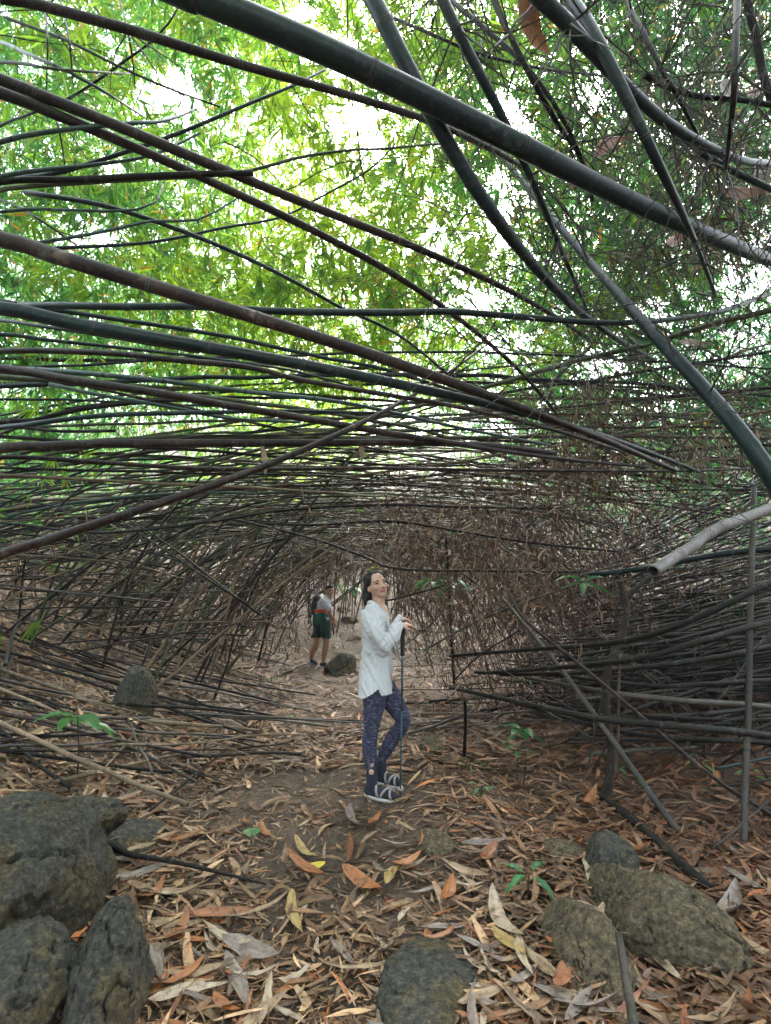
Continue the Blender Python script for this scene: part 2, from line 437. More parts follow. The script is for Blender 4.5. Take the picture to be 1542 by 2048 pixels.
# ------------------------------------------------------------------ strips: dead leaves, sheaths
def unit(a): return a / (np.linalg.norm(a, axis=-1, keepdims=True) + 1e-9)
def strips(P, D, Nn, L, W, cols, K=5, curl=0.15, bend=0.25, rng=RNG, prof=None, crease=0.25):
    """lens shaped strips. P centre, D direction, Nn up normal"""
    n = len(P); D = unit(D); S = unit(np.cross(D, Nn)); Nn = np.cross(S, D)
    t = np.linspace(-0.5, 0.5, K)
    prof = np.array(prof) if prof is not None else np.clip(np.cos(t * math.pi) ** 0.75, 0.02, 1)
    bd = rng.uniform(-bend, bend, n); tw = rng.uniform(-0.6, 0.6, n); sb = rng.uniform(-0.12, 0.12, n)
    V = np.empty((n, K, 3, 3))
    for k in range(K):
        c = P + D * (t[k] * L)[:, None] + Nn * (bd * L * (0.25 - 4 * t[k] ** 2 * 0.25))[:, None] + S * (sb * L * (1 - 4 * t[k] ** 2))[:, None]
        ang = tw * t[k]
        s2 = S * np.cos(ang)[:, None] + Nn * np.sin(ang)[:, None]
        hw = (W * prof[k] * 0.5)[:, None]
        V[:, k, 0] = c - s2 * hw; V[:, k, 2] = c + s2 * hw
        V[:, k, 1] = c - Nn * hw * crease
    base = np.arange(n)[:, None, None] * (K * 3)
    q = []
    for k in range(K - 1):
        for j in (0, 1):
            a = k * 3 + j; q.append([a, a + 1, a + 4, a + 3])
    q = np.array(q)[None]
    Fq = (base + q).reshape(-1, 4)
    C = np.repeat(cols, K * 3, axis=0)
    return V.reshape(-1, 3), Fq, C
PAL = 1.08 * np.array([1.08, 0.94, 0.79]) * np.array([[0.34, 0.25, 0.165], [0.24, 0.155, 0.095], [0.44, 0.34, 0.24], [0.17, 0.11, 0.07], [0.30, 0.13, 0.06],
                [0.115, 0.08, 0.055], [0.20, 0.15, 0.115], [0.38, 0.17, 0.07], [0.27, 0.20, 0.15]])
PW = np.array([0.17, 0.19, 0.10, 0.17, 0.07, 0.10, 0.10, 0.03, 0.07]); PW /= PW.sum()
def litter_batch(n, y0, y1, lmin, lmax, k=1.6, seed=1, wratio=(0.06, 0.17), lift=0.02, xw=0.9, keep_trail=0.45, prof=None):
    rng = np.random.default_rng(seed)
    u = rng.random(n)
    y = (y0 ** (1 - k) + u * (y1 ** (1 - k) - y0 ** (1 - k))) ** (1 / (1 - k))
    x = rng.uniform(-1, 1, n) * (y * xw + 0.6)
    uu = np.abs(x - trail_x(y))
    dens = keep_trail + (1 - keep_trail) * sstep(0.35, 1.6, uu + 0.5 * vn(x * 1.2, y * 1.2, 9))
    dens = dens * (0.55 + 0.9 * (vn(x * 2.3, y * 2.3, 12) + 0.5))
    ok = rng.random(n) < dens
    x, y = x[ok], y[ok]; n = len(x)
    z = terrain(x, y)
    e = 0.05
    nx = -(terrain(x + e, y) - terrain(x - e, y)) / (2 * e); ny = -(terrain(x, y + e) - terrain(x, y - e)) / (2 * e)
    Nn = unit(np.stack([nx, ny, np.ones(n)], -1) + rng.normal(0, 0.2, (n, 3)))
    a = rng.uniform(0, 2 * math.pi, n)
    D = np.stack([np.cos(a) * 1.25, np.sin(a), np.zeros(n)], -1)
    D = unit(D - Nn * (D * Nn).sum(1)[:, None])
    L = rng.uniform(lmin, lmax, n) * rng.uniform(0.6, 1.1, n)
    W = np.minimum(L * rng.uniform(*wratio, n), 0.05)
    zl = lift * rng.random(n) ** 1.5 + 0.004
    P = np.stack([x, y, z + zl], -1)
    ci = rng.choice(len(PAL), n, p=PW)
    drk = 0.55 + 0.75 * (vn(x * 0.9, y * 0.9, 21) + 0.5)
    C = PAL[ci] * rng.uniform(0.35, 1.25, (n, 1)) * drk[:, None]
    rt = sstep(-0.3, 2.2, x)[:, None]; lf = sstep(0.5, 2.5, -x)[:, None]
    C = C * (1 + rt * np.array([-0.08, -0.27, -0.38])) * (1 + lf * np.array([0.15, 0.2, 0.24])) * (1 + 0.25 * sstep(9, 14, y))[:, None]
    return strips(P, D, Nn, L, W, C, K=5, bend=0.2, rng=rng, prof=prof)
acc = Acc()
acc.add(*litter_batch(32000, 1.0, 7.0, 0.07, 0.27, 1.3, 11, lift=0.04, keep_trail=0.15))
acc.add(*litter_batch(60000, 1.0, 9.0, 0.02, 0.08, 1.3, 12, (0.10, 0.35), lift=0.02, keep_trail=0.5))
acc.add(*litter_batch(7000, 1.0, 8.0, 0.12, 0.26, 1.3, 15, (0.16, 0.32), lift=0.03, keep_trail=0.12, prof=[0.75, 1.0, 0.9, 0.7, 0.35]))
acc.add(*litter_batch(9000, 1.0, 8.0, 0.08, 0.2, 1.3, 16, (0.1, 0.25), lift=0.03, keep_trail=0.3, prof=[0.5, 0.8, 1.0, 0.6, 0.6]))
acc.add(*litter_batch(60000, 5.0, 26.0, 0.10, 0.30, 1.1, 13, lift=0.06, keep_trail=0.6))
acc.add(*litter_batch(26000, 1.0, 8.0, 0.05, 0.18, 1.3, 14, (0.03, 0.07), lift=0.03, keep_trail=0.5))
o = acc.obj('leaf_litter', M_LITTER); tag(o, 'brown and straw coloured bamboo leaf litter covering the forest floor', 'leaf litter', kind='stuff')

# ------------------------------------------------------------------ single fallen leaves
def leaf_mesh(name, L, W, seed, mat, K=13, fray=0.0):
    rng = np.random.default_rng(seed)
    t = np.linspace(0, 1, K)
    wd = np.sin(np.clip(t, 0, 1) ** 0.8 * math.pi) ** 0.8
    wd = np.maximum(wd, 0.03) * (1 + rng.normal(0, 0.05, K) + fray * rng.normal(0, 0.15, K))
    bend = rng.uniform(0.02, 0.13); side = rng.uniform(-0.10, 0.10); cup = rng.uniform(-0.35, 0.6); tw = rng.uniform(-0.7, 0.7)
    Vv = []; m = 7
    for i in range(K):
        x = (t[i] - 0.5) * L
        zc = bend * L * (4 * (t[i] - 0.5) ** 2) + 0.01 * L * math.sin(t[i] * 9 + seed)
        yc = side * L * math.sin(t[i] * math.pi)
        for j in range(m):
            s = (j / (m - 1) - 0.5) * 2
            ww = W * 0.5 * wd[i]
            yy = s * ww; zz = cup * ww * (s * s) + 0.002 * math.sin(s * 11)
            a = tw * (t[i] - 0.5)
            Vv.append((x, yc + yy * math.cos(a) - zz * math.sin(a), zc + yy * math.sin(a) + zz * math.cos(a)))
    Vv = np.array(Vv); ix = np.arange(K * m).reshape(K, m)
    Fq = np.stack([ix[:-1, :-1], ix[:-1, 1:], ix[1:, 1:], ix[1:, :-1]], -1).reshape(-1, 4)
    Vv[:, 2] -= Vv[:, 2].min()
    me = mesh_np(name, Vv, Fq); me.materials.append(mat)
    return me
def orient(o, p, d, n=(0, 0, 1)):
    d = Vector(d).normalized(); n = Vector(n); s = n.cross(d).normalized(); n = d.cross(s)
    o.matrix_world = Matrix(((d.x, s.x, n.x, p[0]), (d.y, s.y, n.y, p[1]), (d.z, s.z, n.z, p[2]), (0, 0, 0, 1)))
def gn(x, y):
    e = 0.06
    return (-(float(terrain(x + e, y)) - float(terrain(x - e, y))) / (2 * e), -(float(terrain(x, y + e)) - float(terrain(x, y - e))) / (2 * e), 1.0)
HAND_LEAVES = [  # (x0,y0,x1,y1,width px, material, label)
    (687, 1752, 768, 1802, 24, M_ORANGE, 'bright orange pointed leaf on bare soil in the middle of the trail'),
    (577, 1726, 652, 1770, 18, M_ORANGE, 'orange leaf lying just before the small yellow leaf'),
    (585, 1800, 606, 1890, 20, M_OCHRE, 'amber leaf standing almost upright in the litter below the trail centre'),
    (522, 1655, 545, 1688, 12, M_ORANGE, 'small bright orange leaf beside a fresh green leaf'),
    (505, 1838, 325, 1850, 20, M_RUST, None),
    (320, 2004, 410, 1940, 20, M_ORANGE, 'glossy orange brown leaf near the split dark boulder'),
    (330, 1912, 375, 1845, 26, M_RUST, 'rust brown leaf beside the dark boulder, pointing up at the black stick'),
    (265, 1832, 328, 1784, 22, M_RUST, 'rusty leaf below the black stick by the large boulder'),
    (300, 1700, 405, 1685, 15, M_RUST, 'long reddish leaf lying flat above the black stick'),
    (450, 1935, 490, 2048, 28, M_GREYLEAF, 'broad grey brown leaf hanging towards the bottom edge of the trail'),
    (290, 2035, 455, 1998, 20, M_PALE, 'long pale tan leaf lying along the bottom of the trail'),
    (425, 2010, 480, 2048, 22, M_ORANGE, 'orange leaf cut by the bottom edge beside a pale leaf'),
    (443, 1905, 560, 1945, 34, M_GREYLEAF, 'wide dull brown leaf curled across the trail near its bottom'),
    (298, 1922, 320, 2000, 18, M_GREYLEAF, 'grey leaf beside the side of the dark boulder'),
    (990, 1805, 1055, 1915, 26, M_PALE, 'pale folded leaf lying above the round grey rock'),
    (985, 1880, 1055, 1940, 26, M_OCHRE, 'ochre leaf crossing under a pale folded leaf'),
    (820, 1948, 900, 1985, 20, M_PALE, 'tan leaf resting on top of the round grey rock'),
    (1175, 1910, 1213, 1828, 26, M_PALE, 'pale leaf standing on the small brown rock'),
    (1105, 2025, 1203, 1900, 32, M_RUST, 'large reddish brown leaf lying in front of the small brown rock'),
    (1438, 1895, 1482, 1780, 32, M_GREYLEAF, 'mottled mauve brown leaf leaning against the right boulder'),
    (1368, 1935, 1495, 1905, 32, M_GREYLEAF, 'grey mauve leaf lying in front of the cracked boulder'),
    (1165, 1670, 1200, 1565, 18, M_ORANGE, 'narrow orange leaf standing upright at the foot of the crooked sapling'),
    (1418, 1600, 1426, 1530, 14, M_ORANGE, 'orange leaf hanging below the long thin leaning stick'),
    (1260, 1900, 1375, 2000, 24, M_PALE, 'long split straw sheath lying beside the cracked boulder'),
    (1225, 1850, 1245, 1960, 14, M_GREYLEAF, None),
    (960, 1740, 990, 1700, 26, M_RUST, None),
    (895, 1830, 910, 1775, 26, M_ORANGE, 'broad orange leaf lying upright beside the seedling on the right'),
    (780, 1750, 843, 1722, 18, M_ORANGE, 'curved orange yellow leaf with a pale rib by the trail'),
    (1470, 1500, 1500, 1500, 10, M_ORANGE, None),
    (1160, 1990, 1180, 1930, 22, M_RUST, None),
    (700, 1625, 728, 1675, 16, M_GREYLEAF, 'grey green curled leaf on the bare trail by the feet of the woman'),
    (738, 1668, 760, 1642, 14, M_ORANGE, 'orange leaf just below the sandals'),
    (590, 1690, 640, 1738, 14, M_OCHRE, 'ochre curved leaf above the small yellow leaf'),
    (770, 1790, 800, 1750, 18, M_OCHRE, 'yellow brown curled leaf beside the bright orange leaf'),
    (230, 1680, 205, 1610, 34, M_PALE, 'big fan of pale torn sheath lying on the low rocks'),
    (1020, 2000, 1080, 1960, 20, M_GREYLEAF, None),
    (925, 2010, 1000, 2045, 26, M_GREYLEAF, 'curled brown leaf below the round grey rock'),
    (1040, 1900, 1070, 1990, 18, M_PALE, None),
]
LEAVES_GROUP = 'fallen leaves in the litter'
for i, (x0, y0, x1, y1, w, mt, lab) in enumerate(HAND_LEAVES):
    a = ground_hit(x0, y0); b_ = ground_hit(x1, y1)
    c = (a + b_) / 2; d = b_ - a; L = float(np.linalg.norm(d)); L = min(L, 0.48)
    dep = float((c - CAM) @ AX_F)
    W = max(w * dep / F * 1.15, 0.02)
    me = leaf_mesh('dry_leaf', L, W, 100 + i, mt)
    o = link(bpy.data.objects.new('dry_leaf', me))
    n = Vector(gn(c[0], c[1])) + Vector((random.uniform(-.25, .25), random.uniform(-.35, .05), 0))
    orient(o, (c[0], c[1], float(terrain(c[0], c[1])) + 0.035), d, n)
    tag(o, lab or 'dull brown bamboo leaf half buried in the litter at the bottom of the trail', 'leaf', LEAVES_GROUP)
for (px, py, r, mt, lab) in [(635, 1743, 16, M_YELLOW, 'small crumpled yellow leaf on the trail'), (503, 1676, 19, M_GREENLEAF, 'fresh green leaf fallen on the brown litter'),
                        (255, 1500, 20, M_GREENLEAF, 'little green leaf on the litter below the tan culm')]:
    c = ground_hit(px, py); dep = float((c - CAM) @ AX_F)
    o = link(bpy.data.objects.new('fallen_leaf', leaf_mesh('fallen_leaf', r * 2 * dep / F, r * 1.1 * dep / F, px, mt)))
    orient(o, (c[0], c[1], float(terrain(c[0], c[1])) + 0.03), (1, 0.25, 0), (0, -0.5, 1)); tag(o, lab, 'leaf')
M_UMBER = mat_single_leaf('leaf_umber', (0.10, 0.065, 0.04), (0.19, 0.125, 0.08))
M_TAN = mat_single_leaf('leaf_tan', (0.24, 0.155, 0.09), (0.34, 0.235, 0.14))
KINDS = [(M_UMBER, 'dark brown', .27), (M_TAN, 'tan', .3), (M_GREYLEAF, 'greyish', .15), (M_PALE, 'pale straw', .13), (M_RUST, 'rusty', .1), (M_ORANGE, 'orange', .05)]
prot = {m.name: [leaf_mesh('dry_leaf', random.uniform(0.13, 0.33), random.uniform(0.018, 0.045), 300 + 7 * i + k, m, fray=1.0) for k in range(7)] for i, (m, _, _) in enumerate(KINDS)}
cnt = 0
while cnt < 205:
    px = random.uniform(-20, 1560); py = 1600 + 470 * random.random() ** 0.9
    p = ground_hit(px, py)
    if p[1] > 3.6: continue
    if abs(p[0] - float(trail_x(p[1]))) < 0.5 and random.random() < 0.5: continue
    mt, nm, _ = random.choices(KINDS, [k[2] for k in KINDS])[0]
    me = random.choice(prot[mt.name])
    o = link(bpy.data.objects.new('dry_leaf', me))
    a = random.uniform(0, 6.283)
    n = Vector(gn(p[0], p[1])) + Vector((random.gauss(0, .18), random.gauss(-.08, .2), 0))
    orient(o, (p[0], p[1], float(terrain(p[0], p[1])) + random.uniform(0.012, 0.04)), (math.cos(a) * 1.2, math.sin(a), 0), n)
    where = ('around the dark boulders' if px < 330 else 'between the black stick and the round grey rock' if px < 760 else 'near the round grey rock' if px < 1050 else 'around the cracked brown boulder') if py > 1780 else \
            ('above the black stick' if px < 560 else 'on the trail below the feet of the woman' if px < 960 else 'between the seedlings and the crooked sapling' if px < 1230 else 'under the leaning poles')
    ln = 'long ' if me.vertices[0].co.x < -0.12 else 'short '
    tag(o, f'{ln}{nm} dry leaf lying {where}', 'leaf', LEAVES_GROUP)
    cnt += 1

# ------------------------------------------------------------------ rocks
def rock(name, px, py, w, ln, ht, mat, label, seed, planes=11, rot=0.0, sub=5, sharp=0.55, tilt=(0, 0), up=0.0):
    """rock bedded in the ground: px,py its centre on the ground, w its width in pixels, ln its length along the view (m), ht its height above the ground (m)"""
    c = ground_hit(px, py); dep = float((c - CAM) @ AX_F)
    sx, sy, sz = w * dep / F / 2, ln / 2, ht * 1.15
    rng = np.random.default_rng(seed)
    bm = bmesh.new(); bmesh.ops.create_icosphere(bm, subdivisions=sub, radius=1.0)
    co = np.array([v.co[:] for v in bm.verts])
    r = np.ones(len(co))
    for _ in range(planes):
        q = unit(rng.normal(0, 1, 3)); dd = co @ q; lim = rng.uniform(sharp, 0.9)
        r = np.where(dd > 0.05, np.minimum(r, lim / np.maximum(dd, 0.05)), r)
    off = seed * 7.3; out = np.empty_like(co)
    for i in range(len(co)):
        q = Vector(co[i])
        nz = mnoise.fractal(q * 1.6 + Vector((off, 0, 0)), 1.0, 2.0, 4) * 0.07 + mnoise.fractal(q * 6 + Vector((off, 5, 0)), 0.45, 2.1, 7) * 0.034
        cr = mnoise.noise(q * 1.5 + Vector((0, off, 3)) + 0.12 * mnoise.noise_vector(q * 6))
        crack = -0.10 * max(0, 1 - abs(cr) * 34)
        tr = mnoise.cell(q * 1.9 + Vector((off, 1, 2))) * 0.0
        out[i] = co[i] * (r[i] + nz + crack + tr)
    out = out / np.abs(out).max(0)
    for i, v in enumerate(bm.verts): v.co = Vector((out[i][0] * sx, out[i][1] * sy, out[i][2] * sz))
    for f in bm.faces: f.smooth = True
    me = bpy.data.meshes.new(name); bm.to_mesh(me); bm.free(); me.materials.append(mat)
    o = link(bpy.data.objects.new(name, me)); o.location = (c[0], c[1], float(terrain(c[0], c[1])) + up); o.rotation_euler = (tilt[0], tilt[1], rot)
    tag(o, label, 'rock')
    ROCKS.append((np.array(o.location), sx, sy, sz))
    return o
ROCKS = []
rock('boulder', -15, 1825, 440, 1.3, 0.42, M_ROCKD, 'large dark boulder with a brown flank at the edge of the trail', 3, rot=0.3, sub=6, tilt=(0, 0.12), planes=4, sharp=0.78)
rock('boulder', 15, 2050, 270, 0.6, 0.25, M_ROCKD, 'brown mossy boulder wedged under the largest dark boulder', 5, rot=0.1, sub=6)
rock('boulder', 222, 1995, 165, 0.78, 0.27, M_ROCKD, 'tall dark split rock beside the brown mossy boulder', 8, rot=0.25, sub=6)
rock('boulder', 165, 1655, 190, 0.5, 0.16, M_ROCKD, 'low dark rock behind the largest boulder, with leaves against it', 12)
rock('boulder', 275, 1690, 120, 0.5, 0.10, M_ROCKD, 'small half buried rock behind torn pale sheaths', 14)
rock('boulder', 268, 1425, 92, 0.5, 0.40, M_ROCKD, 'squarish dark rock on the litter bank under fallen culms', 21, sharp=0.6)
rock('boulder', 686, 1345, 76, 0.9, 0.33, M_ROCKD, 'rounded dark rock on the trail beside the man', 23)
rock('boulder', 1300, 1850, 262, 0.9, 0.22, M_ROCKB, 'large cracked brown boulder beside leaning bamboo', 31, rot=0.5, sub=6, planes=5)
rock('boulder', 1222, 1760, 125, 0.36, 0.20, M_ROCKD, 'dark broken block on the shoulder of the cracked brown boulder', 33, sharp=0.55)
rock('boulder', 1168, 1930, 185, 0.6, 0.17, M_ROCKB, 'small rough brown rock in front of the cracked boulder', 36, sub=6, planes=6)
rock('boulder', 862, 1985, 240, 0.7, 0.075, M_ROCKD, 'round grey green rock at the bottom of the trail', 41, planes=5, sub=6)
rock('boulder', 860, 1500, 60, 0.35, 0.10, M_ROCKB, 'small brown stone in the litter behind the walking pole', 43)
rock('boulder', 700, 1242, 40, 0.6, 0.14, M_ROCKB, 'grey rock on the rising trail beyond the man', 51)
rock('boulder', 684, 1222, 36, 0.7, 0.18, M_ROCKB, 'upper grey rock on the slope beside the head of the man', 52)
rock('boulder', 706, 1278, 40, 0.5, 0.10, M_ROCKB, 'dark rock between the man and the woman', 53)
rock('boulder', 530, 1850, 26, 0.07, 0.03, M_ROCKB, 'small round pebble lying on the bare trail', 55, sub=4)
rock('boulder', 1130, 1710, 100, 0.3, 0.06, M_ROCKB, 'low stone buried in leaves above the broken block', 57)
rock('boulder', 860, 1690, 100, 0.3, 0.05, M_ROCKB, 'flat brown stone sunk in the trail', 58)

for (c, sx, sy, sz), nm in zip(ROCKS[:12], ('largest dark boulder', 'brown mossy boulder', 'split dark rock', 'low dark rock', 'half buried rock', None, None, 'cracked brown boulder', 'dark broken block', 'small rough brown rock', 'round grey green rock', None)):
    if nm is None: continue
    for k in range(9):
        a = random.uniform(math.pi * 1.0, math.pi * 2.0) if k < 6 else random.uniform(0, math.pi)
        f = random.uniform(0.86, 1.02); x, y = c[0] + math.cos(a) * sx * f, c[1] + math.sin(a) * sy * f
        if y < 1.2: continue
        mt, cn, _ = random.choices(KINDS, [q[2] for q in KINDS])[0]
        o = link(bpy.data.objects.new('dry_leaf', random.choice(prot[mt.name])))
        t = a + math.pi / 2 + random.gauss(0, 0.5)
        orient(o, (x, y, float(terrain(x, y)) + 0.03 + (1 - min(f, 1)) * sz), (math.cos(t), math.sin(t), random.gauss(0, 0.15)), (math.cos(a) * 0.7, math.sin(a) * 0.7, 1))
        tag(o, f'{cn} dry leaf tucked against the {nm}', 'leaf', LEAVES_GROUP)

# ------------------------------------------------------------------ traced culms
def hero(pts, D0, D1, mat, label, group=None, branch=0, spacing=0.46, name='bamboo_culm', rings=True, sides=12, seed=0, sheath=0, ground=None, lift=0.0):
    """pts: (px, py, thickness px) along the culm; D0, D1 real diameters at its two ends"""
    rng = np.random.default_rng(seed + int(abs(pts[0][0])) * 3 + int(abs(pts[0][1])))
    n = len(pts); P = []; W = []
    inv = np.array([th / ((D0 + (D1 - D0) * i / (n - 1)) * F) for i, (x, y, th) in enumerate(pts)])
    t_ = np.linspace(0, 1, n)
    if ground == 'end':      # foot of the culm stands on the ground
        e = 1 / max(float((ground_hit(*pts[-1][:2]) - CAM) @ AX_F), 0.5); inv = inv[0] + (e - inv[0]) * t_
    elif ground == 'all':
        inv = np.array([1 / float((ground_hit(x, y) - CAM) @ AX_F) for x, y, th in pts])
    elif n >= 4: inv = np.polyval(np.polyfit(t_, inv, 2), t_)
    if not ground and n >= 6 and max(p_[2] for p_ in pts) >= 20:
        ds = np.r_[0, np.cumsum([math.hypot(pts[i + 1][0] - pts[i][0], pts[i + 1][1] - pts[i][1]) for i in range(n - 1)])]; ds /= ds[-1]
        xx = np.polyval(np.polyfit(ds, [p_[0] for p_ in pts], 4), ds); yy = np.polyval(np.polyfit(ds, [p_[1] for p_ in pts], 4), ds)
        pts = [(float(a_), float(b_), p_[2]) for a_, b_, p_ in zip(xx, yy, pts)]
    for i, (x, y, th) in enumerate(pts):
        D = D0 + (D1 - D0) * i / (n - 1)
        if ground: D = th / inv[i] / F
        q = at(x, y, 1 / inv[i])
        if ground == 'all': q = q + np.array([0, 0, D * 0.3 + lift])
        P.append(q); W.append(D * 0.425)
    if ground != 'all':
        for e, (a_, b_) in ((0, (0, 1)), (-1, (-1, -2))):
            x, y, _ = pts[e]
            if (x < 0 or x > 1542 or y < 0) and n >= 3:
                q = P[a_] + unit(P[a_] - P[b_]) * 1.3 + np.array([0, 0, -0.15 if y > 0 else 0.1]); q2 = q + unit(q - P[a_]) * 1.4
                if min(np.linalg.norm(q - CAM), np.linalg.norm(q2 - CAM)) > 0.9 and q2[1] > -1.5:
                    if e == 0: P = [q2, q] + P; W = [W[0]] * 2 + W
                    else: P = P + [q, q2]; W = W + [W[-1]] * 2
    V, T, C, NP = culm_geo(np.array(P), np.array(W), sides, spacing, rng, swell=1.03 if rings else 1.14, kink=0.0015)
    o = obj_np(name, V, T, mat, None, np.repeat(C[:, None], 3, 1))
    tag(o, label, 'bamboo', group)
    if rings:
        for (q, r, t) in NP[:40]:
            s = np.array([-0.009, -0.006, -0.002, 0.002, 0.006, 0.009]); rr = r * np.array([1.005, 1.055, 1.035, 1.035, 1.06, 1.005])
            Vr, Fr, Cr = ring_tube(q + t * s[:, None], rr, sides, np.array([1, 1.4, 0.5, 0.5, 1.4, 1]), cap=False)
            obj_np('node_ring', Vr, Fr, M_RING, o, np.repeat(Cr[:, None], 3, 1))
    if branch:
        for (q, r, t) in NP:
            if rng.random() > branch: continue
            ac = Acc()
            for _ in range(int(rng.integers(3, 8))):
                d = unit(rng.normal(0, 1, 3) + t * 0.3 + np.array([0, 0, -0.25]))
                ps = twig_tube(ac, q, d, rng.uniform(0.15, 0.7), 0.0042, rng, 0.3, 4, 5)
                for m in (2, 3, 4):
                    if rng.random() < 0.6:
                        twig_tube(ac, ps[m], unit(d + rng.normal(0, 0.8, 3)), rng.uniform(0.08, 0.3), 0.0022, rng, 0.2, 3, 3)
            ac.obj('branch', M_TWIG, o)
    for _ in range(sheath):
        q, r, t = NP[int(rng.integers(0, len(NP)))]
        L = rng.uniform(0.10, 0.22)
        Vs, Fs, Cs = strips(np.array([q + np.array([0, 0, -L * 0.45])]), np.array([[0.15, 0.1, -1.0]]), np.array([[0.2, -1.0, 0]]), np.array([L]), np.array([0.03]), np.array([[0.30, 0.22, 0.15]]), K=7, rng=rng)
        obj_np('culm_sheath', Vs, Fs, M_LITTER, o, Cs)
    return o
G_ROOF = 'culms arching across the trail'
H = hero
H([(300, -45, 64), (400, -4, 64), (600, 82, 63), (771, 155, 60), (1030, 288, 52), (1200, 375, 40), (1400, 463, 31), (1542, 518, 26), (1640, 555, 22)], 0.095, 0.07, M_GREEN, 'thickest dark green culm, slanting down across the top of the view', G_ROOF)
H([(-60, -20, 26), (50, 5, 24), (240, 52, 22), (390, 100, 21), (540, 145, 20), (700, 195, 18), (860, 240, 16), (970, 290, 14), (1060, 345, 10)], 0.05, 0.035, M_BROWN, 'long brown culm running just beneath the thickest green culm', G_ROOF)
H([(950, 255, 9), (1001, 305, 12), (1051, 362, 15), (1100, 437, 17), (1166, 515, 20), (1216, 572, 23), (1261, 617, 25), (1301, 657, 27), (1346, 707, 30), (1391, 755, 32), (1431, 802, 34), (1466, 845, 36), (1496, 887, 38), (1535, 950, 41), (1590, 1050, 45)], 0.045, 0.08, M_GREEN, 'stout green culm with lichen patches bending down to the edge of the thicket', None, 0.15)
H([(715, -60, 42), (765, 30, 41), (806, 115, 40), (871, 250, 37), (936, 358, 33), (1006, 450, 29), (1056, 515, 25), (1116, 577, 20), (1166, 632, 16), (1240, 690, 12), (1310, 715, 9)], 0.07, 0.035, M_GREEN, 'dark culm dropping steeply behind the thickest culm and ending in thorny branches', None, 0.45)
H([(872, -40, 27), (896, 20, 26), (941, 110, 24), (986, 195, 22), (1021, 265, 20), (1051, 335, 17), (1081, 400, 15), (1106, 455, 13), (1131, 525, 11), (1171, 607, 8), (1190, 650, 6)], 0.045, 0.02, M_GREEN, 'thin dark culm with whorls of twigs crossing the bright gap', None, 0.9, seed=2)
H([(1125, -30, 32), (1171, 40, 31), (1211, 108, 29), (1251, 185, 27), (1286, 262, 24), (1321, 338, 22), (1351, 400, 19), (1376, 450, 16), (1401, 510, 12), (1430, 590, 8)], 0.055, 0.022, M_GREEN, 'straight dark culm with pale edge dropping through the tangle of twigs', None, 0.7, seed=3)
H([(1060, -25, 38), (1120, 40, 36), (1196, 110, 34), (1260, 185, 28), (1340, 250, 24), (1420, 300, 20), (1490, 320, 17), (1560, 335, 15)], 0.06, 0.035, M_GREEN, 'dark culm curving away towards the dead twigs in the upper corner', None, 0.8, seed=4)
H([(1475, -30, 17), (1470, 80, 15), (1466, 200, 14), (1455, 300, 11), (1440, 420, 6)], 0.03, 0.015, M_DARK, 'dark upright culm hanging at the upper corner', None, 0.9, seed=5)
H([(980, -20, 14), (1015, 60, 14), (1060, 150, 12), (1110, 240, 11), (1150, 300, 10), (1200, 380, 7)], 0.028, 0.018, M_DARK, 'slim black culm beside a rust coloured sheath', None, 0.9, seed=6)
H([(880, -20, 11), (960, 50, 11), (1040, 120, 11), (1110, 210, 11), (1160, 310, 10), (1185, 400, 8)], 0.025, 0.018, M_DARK, 'slim black culm running diagonally between two thicker dark culms', None, 0.8, seed=7)
H([(771, 30, 7), (870, 72, 7), (960, 108, 7), (1080, 135, 6), (1200, 150, 5)], 0.018, 0.014, M_DARK, 'thin dark twiggy culm crossing behind the steep dark culm', None, 0.8, seed=8)
H([(1250, -10, 12), (1290, 70, 12), (1330, 150, 11), (1370, 220, 9), (1410, 300, 7)], 0.028, 0.016, M_DARK, 'short dark culm in the tangle above the dead sheaths', None, 0.9, seed=9)
H([(1290, 150, 14), (1360, 185, 13), (1440, 200, 12), (1560, 215, 12)], 0.03, 0.026, M_DARK, 'dark culm lying flat through the twigs near the upper corner', None, 0.9, seed=10)
H([(1490, -20, 18), (1510, 60, 18), (1530, 160, 18), (1560, 250, 18)], 0.04, 0.04, M_DARK, 'dark culm at the very corner of the twig tangle', None, 0.6, seed=11)
H([(1300, 220, 20), (1360, 270, 18), (1420, 320, 16), (1500, 360, 15), (1580, 400, 14)], 0.04, 0.03, M_GREEN, 'green culm emerging from the tangle towards the edge', None, 0.7, seed=12)
H([(-40, 150, 30), (80, 190, 27), (230, 250, 24), (430, 335, 22), (560, 385, 20), (771, 470, 18), (890, 520, 16), (1000, 575, 14), (1100, 625, 10), (1180, 680, 8)], 0.06, 0.028, M_BROWN, 'upper of two brown culms running side by side down from the upper edge', G_ROOF)
H([(-40, 172, 28), (80, 215, 25), (230, 285, 23), (430, 352, 20), (620, 462, 17), (771, 545, 15), (880, 610, 13), (960, 660, 11), (1040, 745, 9), (1115, 830, 7)], 0.056, 0.025, M_BROWN, 'lower of two brown culms running side by side down from the upper edge', G_ROOF)
H([(-50, 468, 40), (120, 518, 36), (300, 572, 33), (450, 613, 31), (600, 665, 29), (771, 722, 26), (900, 762, 24), (1000, 800, 21), (1130, 853, 18), (1250, 892, 14), (1350, 942, 10)], 0.075, 0.035, M_BROWN, 'thick grey brown culm sweeping across the middle of the canopy', G_ROOF)
H([(-50, 612, 36), (150, 645, 32), (350, 685, 29), (550, 720, 27), (771, 758, 25), (950, 803, 21), (1100, 843, 17), (1250, 885, 13), (1400, 945, 9)], 0.07, 0.035, M_GREEN, 'thick green culm lying just under the sweeping grey brown one', G_ROOF)
